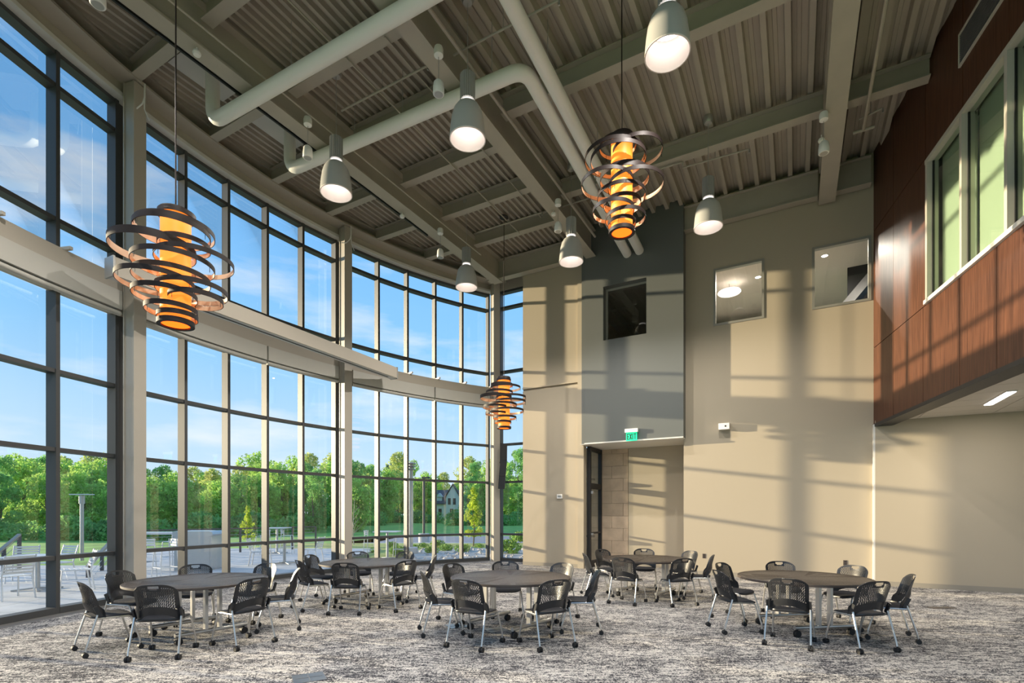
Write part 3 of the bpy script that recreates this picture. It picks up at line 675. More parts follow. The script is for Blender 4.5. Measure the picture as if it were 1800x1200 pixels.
BL = [((1173, 95), 'largest-looking bell pendant lamp, out over the carpet beside the high chandelier'),
      ((822, 245), 'bell pendant lamp hanging just under the white pipe where it crosses the middle girder'),
      ((591, 340), 'bell pendant lamp hanging by the pipe elbow nearest the glass wall'),
      ((1004, 460), 'bell pendant lamp hanging beside the top corner of the charcoal panel'),
      ((820, 505), 'bell pendant lamp hanging by the far steel column'),
      ((1245, 400), 'bell pendant lamp hanging in front of the tan wall right of the charcoal panel')]
first = True
def bell_at(p, label):
    global first
    o = bell if first else copy_tree(bell, p); first = False; o.location = p; tag(o, label, 'lamp', 'bell pendant lamps'); return o
for (x, y), lb in BL: bell_at(pz(x, y, LR), lb)
for u_ in (.55, -2.42, -5.3):                       # the lamp grid's next row, above and behind the top of the picture
    o = bell_at(P(u_, 12.05, LR), 'bell pendant lamp in the row furthest from the end wall')
    for c_ in o.children:
        if c_.type == 'LIGHT': c_.name = 'bell_light_offscreen'

def make_speaker():
    t = thing('pendant_speaker')
    mb = MB(); mb.lathe([(.0001, .70), (.065, .70), (.075, .66), (.072, .57), (.0001, .55)], 18); mb.build('ceiling_canopy', 'white_plastic', t, smooth=True)
    mb = MB(); mb.tube([(0, 0, .55), (0, 0, .17)], .005, 5); mb.build('cable', 'galv', t)
    mb = MB(); mb.lathe([(.0001, .18), (.05, .175), (.078, .14), (.088, .05), (.088, -.03), (.08, -.04), (.0001, -.036)], 20); b = mb.build('body', 'white_plastic', t, smooth=True)
    mb = MB(); mb.lathe([(.0001, -.043), (.066, -.043)], 20); mb.build('grille', 'galv', b, fix=False); return t
spk = make_speaker(); sfirst = True
for (x, y), lb in (((541, 274), 'small white pendant speaker beside the white pipe nearest the glass'), ((771, 162), 'small white pendant speaker above the white pipe by the middle girder'),
                   ((1448, 266), 'small white pendant speaker under the girder beside the wood wall'), ((981, 404), 'small white pendant speaker beside the middle girder near the charcoal panel'), ((774, 450), 'small white pendant speaker near the far steel column'), ((172, 4), 'small white pendant speaker close to the roof edge over the glass')):
    p = pz(x, y, 8.22); o = spk if sfirst else copy_tree(spk, p); sfirst = False; o.location = p; tag(o, lb, 'speaker', 'pendant speakers')
for (x, y), lb in (((973, 377), 'small round white sensor by the middle girder'), ((1444, 248), 'small round white sensor beside the pendant speaker at the wood-wall girder'), ((346, 95), 'small white box sensor on the lighting track'), ((707, 381), 'small white box sensor by the girder near the far column')):
    p = pz(x, y, 8.85); t = thing('ceiling_sensor', lb, 'sensor', p); mb = MB(); mb.lathe([(.0001, .05), (.05, .045), (.062, .01), (.05, -.02), (.0001, -.03)], 16); mb.build('body', 'white_plastic', t, smooth=True)
    mb = MB(); mb.tube([(0, 0, .04), (0, 0, .12)], .012, 6); mb.build('stem', 'white_plastic', t)

# ---- chandeliers
def ring_mesh(r, h=.052, th=.008, n=56):
    mb = MB(); mb.cur = 0; mb.lathe([(r, -h / 2), (r + th, -h / 2), (r + th, h / 2), (r, h / 2)], n, closed=True)
    # inner faces = last strip (closing) -> copper
    k = 4 * n; mb.mi = [0] * (3 * n) + [1] * n
    return mb
def chandelier(loc, rings, height, rod, label, scale=1.0, canopy=True):
    t = thing('ring_chandelier', label, 'chandelier', loc)
    hh = height / 2
    mb = MB(); mb.lathe([(.158, -hh + .02), (.158, hh - .04)], 36); mb.build('glowing_tube', 'amber', t, smooth=True)
    mb = MB(); mb.lathe([(.15, -hh - .02), (.195, -hh - .02), (.195, -hh + .035), (.15, -hh + .035)], 36, closed=True); mb.build('bottom_ring', 'bronze', t, smooth=True)
    mb = MB(); mb.lathe([(.0001, -hh - .002), (.15, -hh - .002)], 30); mb.build('bottom_lens', 'amber', t, fix=False)
    mb = MB(); mb.lathe([(.0001, hh + .03), (.17, hh + .02), (.18, hh - .03), (.17, hh - .04)], 30); mb.build('top_cap', 'bronze', t, smooth=True)
    for i, (dx, dy, r, z) in enumerate(rings):
        mb = ring_mesh(r, .085 if i == 4 else .057); o = mb.build('ring', ['bronze', 'copper_in'], t, smooth=True); o.location = (dx, dy, z)
        ph = i * 2.1
        for q in range(3):
            a = ph + q * 2.09; x, y = dx + r * math.cos(a), dy + r * math.sin(a)
            mb = MB(); mb.tube([(x - dx, y - dy, 0.02), (x - dx, y - dy, -.085)], .0035, 4); mb.build('spacer_pin', 'bronze', o)
    mb = MB(); mb.tube([(0, 0, hh), (0, 0, rod)], .009, 8); mb.build('stem_rod', 'bronze', t)
    if canopy: mb = MB(); mb.lathe([(.0001, rod + .03), (.11, rod + .03), (.12, rod), (.03, rod - .05), (.0001, rod - .06)], 24); mb.build('ceiling_canopy', 'black', t, smooth=True)
    return t
# ring lists: (sideways offset, depth offset, radius, height)
R1 = [(0.0, .02, .19, .57), (-.07, .10, .41, .45), (0.0, -.06, .385, .36), (.05, .08, .27, .28), (-.235, -.05, .43, .19), (.19, .06, .41, .10), (.04, -.10, .415, .0), (-.10, .08, .40, -.07), (-.20, -.06, .39, -.16), (.165, .05, .37, -.22), (-.11, -.03, .325, -.29), (.23, .02, .28, -.32), (-.055, .0, .265, -.44), (.02, .0, .205, -.51)]
R1 = [(a, b, r, z * 1.12) for a, b, r, z in R1]
R2 = [(-.05, .05, .27, .62), (-.10, .04, .44, .44), (.22, -.06, .36, .47), (-.07, -.08, .40, .33), (.06, .09, .36, .16), (-.22, .0, .38, .02), (.20, -.04, .40, -.02), (0.0, .02, .35, -.15), (.02, .05, .27, -.26), (-.13, -.02, .30, -.40), (.06, .03, .29, -.48), (0.0, .0, .20, -.58)]
R3 = [(-.01, 0, .19, .62), (-.06, .05, .29, .50), (.04, -.05, .40, .40), (-.13, .06, .36, .30), (-.22, -.05, .42, .14), (.19, .05, .40, .16), (.18, -.06, .40, .02), (-.05, .06, .39, -.04), (-.24, 0, .33, -.11), (.09, -.03, .44, -.22), (-.20, .03, .30, -.28), (.02, 0, .31, -.40), (-.03, 0, .22, -.52)]
def at_depth(x, y, Y): return Vector(((x - 900) / FPX * Y, Y, EYE + (HOR - y) / FPX * Y))
c1 = at_depth(309, 472, 6.1); chandelier(c1, R1, 1.32, 9.72 - c1.z, 'ring chandelier with glowing amber tube hanging before the screen housing end')
c2 = at_depth(1093, 325, 7.7); chandelier(c2, R2, 1.42, 9.72 - c2.z, 'ring chandelier with glowing amber tube hanging high under the roof before the charcoal panel')
c3 = pz(886, 383, 9.66); c3 = at_depth(886, 708, c3.y); chandelier(c3, R3, 1.36, 9.66 - c3.z, 'ring chandelier with glowing amber tube hanging by the far corner column')

# ================================================================== FURNITURE
def make_caster(parent, x, y, r=.03):
    mb = MB()
    for s_ in (-1, 1): mb.tube([(s_ * .004, 0, r), (s_ * .026, 0, r)], r, 14)
    mb.tube([(0, 0, r), (0, 0, r * 2.4)], .012, 8); o = mb.build('caster', 'rubber', parent, smooth=True); o.location = (x, y, 0); return o
def chair_back_mesh():
    bm = bmesh.new(); NX, NZ = 24, 22
    def pt(i, j):
        s_ = -1 + 2 * i / NX; t_ = j / NZ
        zt = .845 - .050 * abs(s_) ** 5 - .010 * s_ * s_
        zb = .500 - .068 * min(1, abs(s_) / .80) ** 2.4
        z = zb + (zt - zb) * t_
        wd = .215 + .012 * t_
        if z < .575: wd += .030 * min(1, (.575 - z) / .05) ** 1.0
        wd -= .022 * max(0, (t_ - .90) / .10) ** 2
        x = s_ * wd
        y = -.195 - .30 * max(0, z - .47) ** 1.25 + .10 * (x / .22) ** 2 * (.55 + .45 * (1 - t_))
        y -= .02 * math.exp(-((z - .58) / .06) ** 2) * (1 - abs(s_))
        return Vector((x, y, z))
    V = [[bm.verts.new(pt(i, j)) for j in range(NZ + 1)] for i in range(NX + 1)]
    for i in range(NX):
        for j in range(NZ):
            a, b, c, d = V[i][j], V[i + 1][j], V[i + 1][j + 1], V[i][j + 1]; m = (a.co + b.co + c.co + d.co) / 4
            if abs(m.x) < (.056 if m.z > .798 else .040) and .780 < m.z < .822: continue
            slot = abs(m.x) < .066 and m.z > .768
            if 2 <= i < NX - 2 and 6 <= j <= NZ - 3 and not slot:
                sh = 0.0 if j % 2 else 0.22
                q = []
                for (fx, fz) in ((.06 + sh, .10), (.56 + sh, .10), (.72 + sh, .90), (.22 + sh, .90)):
                    q.append(bm.verts.new((a.co * (1 - fx) + b.co * fx) * (1 - fz) + (d.co * (1 - fx) + c.co * fx) * fz))
                o_ = [a, b, c, d]
                for k in range(4): bm.faces.new((o_[k], o_[(k + 1) % 4], q[(k + 1) % 4], q[k]))
            else: bm.faces.new((a, b, c, d))
    bmesh.ops.recalc_face_normals(bm, faces=bm.faces)
    bmesh.ops.solidify(bm, geom=list(bm.faces), thickness=.007)
    me = bpy.data.meshes.new('backrest'); bm.to_mesh(me); bm.free(); me.materials.append(M['chair_plastic']); return me
def make_chair():
    t = thing('caster_chair')
    obj('backrest', chair_back_mesh(), t)
    NX = 18; mb = MB(); rows = []
    def sp(s_, q):           # seat outline: superellipse
        return
    n = 40; ring = []
    lay = [(.0001, .437, 0), (.5, .437, 0), (.92, .443, 0), (1.0, .440, 0), (1.01, .428, 0), (.97, .413, 0), (.5, .405, 0), (.0001, .405, 0)]
    for k, (f, z, _) in enumerate(lay):
        for j in range(n):
            a = 2 * math.pi * j / n; ca, sa = math.cos(a), math.sin(a); e = 2 / 3.6
            x = .228 * abs(ca) ** e * (1 if ca >= 0 else -1) * f; y = (.218 * abs(sa) ** e * (1 if sa >= 0 else -1)) * f + .015
            mb.v.append((x * (1.0 + .06 * y), y, z - (.02 * max(0, (y - .12) / .1) ** 2) + .012 * max(0, (-y - .08) / .12) ** 2))
    for k in range(len(lay) - 1):
        for j in range(n):
            mb.f.append((k * n + j, k * n + (j + 1) % n, (k + 1) * n + (j + 1) % n, (k + 1) * n + j)); mb.mi.append(0 if k < 3 else 1)
    mb.build('seat', ['seat_fabric', 'chair_plastic'], t, smooth=True)
    for s_ in (-1, 1):
        mb = MB(); mb.tube(bend([(s_ * .237, -.145, .47), (s_ * .250, -.245, .13), (s_ * .250, -.262, .055)], .05, 4), .0115, 8); mb.build('leg', 'chrome', t, smooth=True)
        mb = MB(); mb.tube(bend([(s_ * .236, -.155, .425), (s_ * .215, .175, .415), (s_ * .238, .262, .12), (s_ * .238, .268, .055)], .06, 5), .0115, 8); mb.build('leg', 'chrome', t, smooth=True)
        mb = MB(); mb.bar((s_ * .238, -.118, .445), (s_ * .240, -.170, .565), .018, .042, Vector((0, 1, 0))); mb.build('back_bracket', 'chair_plastic', t)
    mb = MB(); mb.tube([(-.22, .10, .405), (.22, .10, .405)], .010, 8); mb.tube([(-.235, -.11, .415), (.235, -.11, .415)], .010, 8); mb.build('seat_frame', 'chrome', t, smooth=True)
    for s_ in (-1, 1): make_caster(t, s_ * .250, -.262, .030); make_caster(t, s_ * .238, .268, .030)
    return t
def make_table():
    t = thing('round_table'); RT = .845
    mb = MB(); mb.lathe([(.0001, .74), (RT - .004, .74)], 72); mb.cur = 1; mb.lathe([(RT - .004, .74), (RT, .736), (RT, .712), (RT - .006, .706), (.0001, .706)], 72)
    mb.mi = [0] * 72 + [1] * (len(mb.f) - 72); mb.build('tabletop', ['ttop', 'tedge'], t, smooth=True)
    for s_ in (-1, 1):
        x = s_ * .40
        for y in (-.085, .085): mb = MB(); mb.bar((x, y, .14), (x, y, .69), .065, .038, Vector((0, 1, 0))); mb.build('post', 'chrome', t)
        mb = MB(); mb.bar((x, -.30, .698), (x, .30, .698), .06, .016); mb.build('top_bracket', 'black', t)
        mb = MB(); mb.tube([(x, -.44, .125), (x, .44, .125)], .028, 14); mb.build('foot_bar', 'chrome', t, smooth=True)
        for y in (-.40, .40): make_caster(t, x, y, .045)
    return t
TABLES = [(-4.22, 6.90, 54, 'round table closest to the glass wall, beside the steel column and screen housing', 'round table beside the glass wall'),
          (-2.66, 9.42, 62, 'round table between the chandelier and the glass wall, furthest along the glass', 'round table further along the glass'),
          (-0.02, 7.25, 50, 'round table in the middle of the carpet with floor plates beneath it', 'middle round table'),
          (2.66, 10.15, 50, 'small-looking round table standing before the recessed doorway', 'round table before the doorway'),
          (4.10, 7.22, 9, 'round brown table standing before the tan wall and balcony', 'round table before the tan wall')]
BACKS = [[(272, 1032), (453, 1017), (530, 999), (477, 990), (346, 992), (213, 1002), (148, 1024)],
         [(606, 989), (709, 986), (762, 977), (708, 968.7), (625, 969), (543, 975), (522, 986)],
         [(825, 1014), (969, 1018.5), (1028, 1000), (963, 990.5), (883, 987), (809, 990), (764, 1003)],
         [(1107, 980), (1207, 981), (1247, 975), (1202, 969), (1137, 964.4), (1056, 964.4), (1037.5, 972)],
         [(1392, 1018), (1514, 1021), (1568, 1010), (1478, 995), (1376, 988), (1270, 990), (1286, 1004)]]
tab0 = make_table(); ch0 = make_chair()
first_c = True
CH_LAB = [('table closest to the glass', ['the open carpet', 'the lone floor box', 'the doorway', 'the next table', 'the outdoor grill', 'the patio steps', 'the near glass panes']),
          ('table furthest along the glass', ['the open carpet', 'the middle table', 'the doorway table', 'the far corner', 'the middle column', 'the outdoor grill', 'the nearer glass-side table']),
          ('middle table', ['the lone floor box', 'the open carpet', 'the brown table', 'the doorway table', 'the thermostat panel', 'the table furthest along the glass', 'the table closest to the glass']),
          ('table before the doorway', ['the middle table', 'the brown table', 'the balcony', 'the tan wall', 'the stone doorway', 'the thermostat panel', 'the glass-side table']),
          ('brown table by the tan wall', ['the open carpet', 'the hall end', 'the balcony', 'the corner trim', 'the tan wall', 'the doorway table', 'the middle table'])]
for i, (x, y, rot, lb, g) in enumerate(TABLES):
    o = tab0 if i == 0 else copy_tree(tab0); o.location = (x, y, 0); o.rotation_euler = (0, 0, R(rot) - math.pi / 2)
    tag(o, lb, 'table', 'round tables')
    meas = []
    for (bx, by) in BACKS[i]:
        q = pz(bx, by, .835); meas.append(math.atan2(q.y - y, q.x - x))
    off = [(m - k * 2 * math.pi / 7) for k, m in enumerate(meas)]; off = math.atan2(sum(math.sin(o_) for o_ in off), sum(math.cos(o_) for o_ in off))
    for k, m in enumerate(meas):
        ev = off + k * 2 * math.pi / 7; dm = math.atan2(math.sin(m - ev), math.cos(m - ev)); ang = ev + dm * .35; dist = 1.27
        tx, ty = x + math.cos(ang) * dist, y + math.sin(ang) * dist
        fwd = Vector((x - tx, y - ty, 0)).normalized(); base = Vector((tx, ty, 0)) + fwd * .285
        o = ch0 if first_c else copy_tree(ch0); first_c = False
        o.location = base; o.rotation_euler = (0, 0, math.atan2(fwd.y, fwd.x) - math.pi / 2 + random.uniform(-.06, .06))
        tag(o, 'black caster chair at the %s, back to %s' % (CH_LAB[i][0], CH_LAB[i][1][k]), 'chair', 'chairs at the ' + g)

# floor boxes
def floor_box(x, y, w_, d_, rz, label, m='floor_plate', cross=False):
    p = pg(x, y); t = thing('floor_box', label, 'floor box', (p.x, p.y, 0), rz); mb = MB(); mb.box(-w_ / 2, w_ / 2, -d_ / 2, d_ / 2, .0005, .006); mb.build('cover_plate', m, t)
    mb = MB(); mb.box(-w_ * .42, w_ * .42, -.004, .004, .006, .008); mb.box(-.004, .004, -d_ * .42, d_ * .42, .006, .008); mb.build('lid_seam', 'border', t)
floor_box(543, 1191, .30, .28, .5, 'metal floor box cover lying alone in the open carpet')
floor_box(871, 1107, .27, .27, .5, 'metal floor box cover under the middle table nearer its foot bar')
floor_box(803, 1100, .27, .27, .5, 'metal floor box cover under the middle table towards the glass side')
floor_box(1655, 1068, .42, .16, .1, 'dark floor box cover near the tan wall under the balcony', 'tedge')

# ================================================================== OUTDOORS
GRD = -1.05
og = struct(thing('ground'), 'grounds outside the glass')
mb = MB(); mb.add([(-220, -60, GRD), (260, -60, GRD), (260, 320, GRD), (-220, 320, GRD)], [(0, 1, 2, 3)]); mb.build('lawn', 'grass', og, fix=False)
# patio slabs
patio = struct(thing('patio'), 'pale concrete patio slabs')
def in_room(x, y):
    r = Vector((x, y, 0)) - AC
    u_, v_ = uv((x, y)); return (r.length < 13.15 and v_ > -1.2) or (v_ > -1.0 and u_ > -6.0)
def on_patio(x, y):
    px = 900 + x / y * 900 if y > 0.5 else -9999
    if px > 940 and y > 18: return False
    lim = 16.2 if px < 215 else (23.5 if px < 640 else 18.4)
    return y < lim and x > -22
mb = MB(); slabs = []
S_ = 1.52
for i in range(-15, 4):
    for j in range(0, 17):
        x, y = i * S_, 1.0 + j * S_
        cs = [(x + a, y + b) for a in (0, S_) for b in (0, S_)]
        if all(in_room(*c) for c in cs) or not on_patio(x + S_ / 2, y + S_ / 2) or x + S_ / 2 < -(y + 4) * 1.15: continue
        mb = MB(); g = .008
        # slabs that run under the wall are cut back to the glass line by lowering them beneath the floor slab
        mb.box(x + g, x + S_ - g, y + g, y + S_ - g, -.16, -.125 if any(in_room(*c) for c in cs) else -.03)
        mb.build('slab', 'concrete', patio)
mb = MB(); mb.box(-23, 3, 1.0, 15.5, -1.0, -.155); mb.build('slab_bed', 'joint', patio)
mb = MB(); mb.box(-13.5, -3, 15.5, 23.6, -1.0, -.155); mb.build('slab_bed', 'joint', patio)
mb = MB(); mb.sweep(rect(13.40, 14.1, -.13, -.03), 117, 214, 70); mb.build('glass_line_paving', 'concrete', patio)
# raised verge between patio and road, road, kerb
mb = MB(); mb.box(-13, 14, 18.5, 29.0, -1.0, -.10); mb.build('verge', 'meadow', og)
mb = MB(); mb.box(-4.2, 9, 18.45, 24.4, -1.0, -.06); mb.build('gravel_bed', 'rock', og)
mb = MB(); mb.box(-8.5, 20, 29.0, 29.5, -1.0, -.10); mb.build('kerb', 'concrete', og)
mb = MB(); mb.box(-8.5, 20, 29.5, 40, -1.0, -.22); mb.build('road', 'asphalt', og)
LAWN_V = [(-40, 60, -1.04), (-13, 23.6, -.24), (-9, 40, -.24), (20, 40, -.24), (70, 40, -.24), (-30, 84, -.4), (20, 84, -.4), (110, 84, -.4), (-36, 112, .1), (20, 112, .1), (140, 112, .1), (-60, 318, .1), (20, 318, .1), (258, 318, .1), (-75, 112, -1.04)]
LAWN_F = [(0, 1, 2), (0, 2, 5), (2, 3, 6), (2, 6, 5), (3, 4, 7), (3, 7, 6), (5, 6, 9), (5, 9, 8), (6, 7, 10), (6, 10, 9), (8, 9, 12), (8, 12, 11), (9, 10, 13), (9, 13, 12), (0, 5, 14), (5, 8, 14), (8, 11, 14)]
mb = MB(); mb.add(LAWN_V, LAWN_F); mb.build('far_lawn', 'grass', og, fix=False)
from mathutils.bvhtree import BVHTree
LBVH = BVHTree.FromPolygons(LAWN_V, LAWN_F)
def ground_z(x, y):
    h = LBVH.ray_cast(Vector((x, y, 10)), Vector((0, 0, -1))); return max(h[0].z, GRD) if h[0] is not None else GRD
for i in range(120):                     # loose rocks in the bed (small)
    pass
SH_PX = ((745, 962), (760, 972), (700, 975), (728, 965), (783, 968), (812, 970), (842, 962), (690, 962), (770, 960), (660, 970))
SHRUBS = []
for i, (px, py) in enumerate(SH_PX): c = pg(px, py, -.08); c.z = .55 * (.5 + .15 * (i % 3)) + .12; SHRUBS.append(c)
for px, py in ((893, 972), (915, 952)): c = pg(px, py, -.06); c.z = .85; SHRUBS.append(c)
c = pg(722, 972, -.06); c.z = .50; SHRUBS.append(c)      # and the light pole's base
rk = MB()
for i in range(420):
    x, y = random.uniform(-4.1, 6), random.uniform(18.5, 24.3); r = random.uniform(.05, .13)
    if any((x - c.x) ** 2 + (y - c.y) ** 2 < c.z ** 2 for c in SHRUBS): continue
    rk.add([(x + r * random.uniform(.7, 1.2) * a, y + r * random.uniform(.7, 1.2) * b, -.06 + r * c) for a, b, c in ((1, 0, 0), (0, 1, 0), (-1, 0, 0), (0, -1, 0), (0, 0, .8))], [(0, 1, 4), (1, 2, 4), (2, 3, 4), (3, 0, 4)])
o = rk.build('bed_rocks', 'rock'); o['kind'] = 'stuff'; tag(o, 'loose pale rocks covering the planting bed outside', 'rocks')

# ---- foliage
def leaf_mesh(name, centers, radii, count, size, m, squash=.8, seed=0):
    r = np.random.default_rng(seed); c = np.array(centers, float); rad = np.array(radii, float)
    pr = rad ** 2; idx = r.choice(len(c), count, p=pr / pr.sum())
    d = r.normal(size=(count, 3)); d /= np.linalg.norm(d, axis=1)[:, None]
    rr = rad[idx] * (0.55 + 0.45 * r.random(count) ** .6)
    p = c[idx] + d * rr[:, None] * np.array([1, 1, squash])
    a = r.normal(size=(count, 3)); a /= np.linalg.norm(a, axis=1)[:, None]; b = np.cross(a, r.normal(size=(count, 3))); b /= np.linalg.norm(b, axis=1)[:, None]
    s_ = size * (0.6 + .8 * r.random(count))[:, None]
    v = np.stack([p - a * s_, p + b * s_ * .5, p + a * s_, p - b * s_ * .5], 1).reshape(-1, 3)
    me = bpy.data.meshes.new(name); me.vertices.add(len(v)); me.vertices.foreach_set('co', v.ravel())
    me.loops.add(count * 4); me.loops.foreach_set('vertex_index', np.arange(count * 4)); me.polygons.add(count); me.polygons.foreach_set('loop_start', np.arange(0, count * 4, 4))
    me.materials.append(M[m]); me.update(calc_edges=True); me.validate(); return me
def blobs(h, w_, n, seed, low=.25):
    r = np.random.default_rng(seed); c, q = [], []
    for i in range(n):
        z = h * (low + (1 - low - .06) * r.random()); f = math.sin(math.pi * min(1, max(.08, (z / h - low + .12) / (1.12 - low)))) ** .6
        a = r.random() * 6.28; d = w_ * .42 * f * math.sqrt(r.random()); c.append((d * math.cos(a), d * math.sin(a), z)); q.append(w_ * (.13 + .13 * r.random()))
    return c, q
def trunk_mesh(name, h, r, m, seed, nb=6, spread=1.2):
    q = np.random.default_rng(seed); mb = MB(); mb.tube([(0, 0, 0), (q.normal() * .1, q.normal() * .1, h * .35), (q.normal() * .2, q.normal() * .2, h * (.62 if nb > 0 and h > 5 else .8))], r, 7, rs=[r, r * .75, r * .25])
    for i in range(nb):
        z = h * (.2 + (.28 if h > 5 else .5) * q.random()); a = q.random() * 6.28; L_ = spread * (.6 + .7 * q.random())
        mb.tube([(0, 0, z), (L_ * .5 * math.cos(a), L_ * .5 * math.sin(a), z + L_ * .55), (L_ * math.cos(a), L_ * math.sin(a), z + L_ * 1.3)], r * .35, 5, rs=[r * .4, r * .25, r * .08])
    return mb.mesh(name, m)
KIND = {}
for k, (h, w_, nb, cnt, sz, m, low) in dict(round=(9, 6.4, 34, 6500, .21, 'leaf', .10), tall=(11, 5.6, 36, 6500, .20, 'leaf_dark', .08), olive=(10, 5.4, 26, 3600, .19, 'leaf_olive', .22), thin=(11, 4.6, 22, 2300, .18, 'leaf', .3)).items():
    c, q = blobs(h, w_, nb, hash(k) % 97 if False else len(k) * 7 + cnt % 13, low); KIND[k] = (leaf_mesh('crown', c, q, cnt, sz, m, seed=cnt % 31 + len(k)), trunk_mesh('trunk', h, .17, 'bark', cnt % 17 + 3, 7, w_ * .32), h)
def tree(kind, x, y, z, s_, rz, label, group, cat='tree', name='tree'):
    t = thing(name, label, cat, (x, y, z - (.12 if name == 'tree' else 0)), rz, group); t.scale = (s_, s_, s_ * random.uniform(.92, 1.08)); a, b, h = KIND[kind]
    obj('crown', a, t); obj('trunk', b, t); return t
LB = dict(round='mid-green leafy tree in the woods edge beyond the patio lawn', tall='dark green dense tree in the woods edge beyond the lawn', olive='olive-green tree in the woods edge beyond the lawn', thin='sparse see-through tree rising over the woods edge')
rt = random.Random(5)
FOOT = []                                   # occupied footprints: x0, x1, y0, y1
HALF = {k: (max(abs(v.co.x) for v in m_[0].vertices), max(abs(v.co.y) for v in m_[0].vertices)) for k, m_ in KIND.items()}
def clear_spot(px, Y, top, k, wide=.86, step=.8, far=280):
    # walk back along the sight line until the crown stands clear of its neighbours
    while True:
        x = (px - 900) / FPX * Y; z = ground_z(x, Y); h = EYE + (HOR - top) / FPX * Y - z + .12; s_ = h / KIND[k][2]; r = max(HALF[k]) * s_ * wide * 1.02
        if Y > far or not any(x - r < f[1] and x + r > f[0] and Y - r < f[3] and Y + r > f[2] for f in FOOT): break
        Y += step
    FOOT.append((x - r, x + r, Y - r, Y + r)); return x, Y, z, s_, Y <= far
def woods_tree(k, px, Y, top, rz, label, group, wide=.86):
    x, Y, z, s_, ok = clear_spot(px, Y, top, k, wide)
    t = tree(k, x, Y, z, s_, 0, label, group); t.scale = (s_ * wide, s_ * wide, s_); t.rotation_euler = (0, 0, round(rz / (math.pi / 2)) * math.pi / 2)
def row(n_, x0, x1, Y0, topf, kinds, z=GRD, jit=3, skip=None):
    for i in range(n_):
        px = x0 + (x1 - x0) * (i + .5) / n_ + rt.uniform(-8, 8); Y = Y0 + rt.uniform(-jit, jit); k = rt.choice(kinds)
        if skip and skip(px): continue
        woods_tree(k, px, Y, topf(px) + rt.uniform(-6, 8), rt.uniform(0, 6.28), LB[k], 'woods edge: ' + k)
ub_c = [(x, 0, .8 + .5 * math.sin(x * 1.3)) for x in np.linspace(-5, 5, 16)]
KIND['hedge'] = (leaf_mesh('crown', ub_c, [1.3] * 16, 4200, .20, 'leaf_dark', 1.0, 5), trunk_mesh('trunk', 2, .08, 'bark', 9, 3, .5), 3.0)
for px, Y in ((-40, 49.5), (190, 49.5), (420, 49.5), (610, 78), (720, 92), (850, 78)):     # low thickets along the foot of the woods
    x = (px - 900) / FPX * Y; sc_ = 1.0; tree('hedge', x, Y, ground_z(x, Y) - .1, sc_, 0, 'low dark thicket along the foot of the woods', 'thickets', 'thicket', 'thicket'); FOOT.append((x - 6.5, x + 6.5, Y - 1.45, Y + 1.45))
# the house keeps its own ground clear
FOOT.append(((752 - 900) / FPX * 112 - 1, (808 - 900) / FPX * 112 + 1, 110, 122))
top1 = lambda px: 800 if px < 230 else (822 if px < 430 else (800 if px < 620 else 815))
row(9, -40, 660, 53, lambda p: top1(p) + 24, ['round', 'round', 'tall'], jit=1.5)
row(18, -60, 640, 54, lambda p: top1(p) + 6, ['round', 'round', 'tall'])
row(16, -40, 660, 58, lambda p: top1(p) - 4, ['round', 'tall', 'olive'])
SK = lambda p: 752 < p < 818
row(11, 600, 960, 88, lambda p: 822 if p < 760 else 832, ['tall', 'round', 'olive'], z=-.42, skip=SK)
row(7, 600, 960, 96, lambda p: 838, ['tall', 'tall', 'round'], z=-.42, skip=SK)
row(3, 812, 960, 82, lambda p: 815, ['tall', 'round'], z=-.42, skip=SK)
row(3, 868, 960, 86, lambda p: 795, ['tall', 'round'], z=-.42)
row(7, 640, 880, 104, lambda p: 796, ['thin', 'olive', 'thin'], z=-.15, skip=SK)
row(3, 752, 818, 150, lambda p: 836, ['thin', 'olive'], z=.3)
row(10, 690, 900, 165, lambda p: 856, ['round', 'tall'], z=.4)
# spruces
mb = MB(); c, q = [], []
for i in range(60):
    z = 1 + 9.6 * i / 60; f = (1 - i / 60) ** .9
    for k in range(3): a = i * 2.4 + k * 2.1; c.append((1.6 * f * math.cos(a), 1.6 * f * math.sin(a), z)); q.append(.25 + .75 * f)
KIND['spruce'] = (leaf_mesh('crown', c, q, 5200, .2, 'spruce', .45, 3), trunk_mesh('trunk', 10.6, .14, 'bark', 4, 0), 11.0)
HALF['spruce'] = (max(abs(v.co.x) for v in KIND['spruce'][0].vertices), max(abs(v.co.y) for v in KIND['spruce'][0].vertices))
for px, top, Y in ((690, 797, 86), (704, 800, 90), (681, 812, 84)):
    woods_tree('spruce', px, Y, top, 0, 'dark blue-green spruce rising above the woods edge', 'spruces', .8)
# young planted trees
ry = np.random.default_rng(21); c, q = [], []
for i in range(60):
    f = ry.random(); z = .75 + 2.6 * f; d = .62 * (1 - f) ** .6 * math.sqrt(ry.random()); a = ry.random() * 6.28; c.append((d * math.cos(a), d * math.sin(a), z)); q.append(.10 + .12 * (1 - f))
KIND['young'] = (leaf_mesh('crown', c, q, 2200, .065, 'leaf_lime', .9, 8), trunk_mesh('trunk', 3.2, .04, 'bark', 5, 5, .4), 3.45)
def planted(kind, px, py, top, zb, label):
    Y = (zb - EYE) * FPX / (HOR - py); tree(kind, (px - 900) / FPX * Y, Y, zb, (EYE + (HOR - top) / FPX * Y - zb) / KIND[kind][2], 1.0, label, None)
planted('young', 435, 958, 886, -.11, 'slim yellow-green young tree beside the patio railing')
planted('young', 832, 958, 845, -.06, 'bright lime young tree planted in the rock bed')
KIND['bare'] = (leaf_mesh('crown', [(0, 0, 2.4)], [.8], 40, .05, 'leaf_olive', 1, 2), trunk_mesh('trunk', 3.3, .04, 'bark_pale', 12, 12, .62), 3.3)
planted('bare', 622, 957, 862, -.10, 'nearly bare pale young tree at the patio edge')
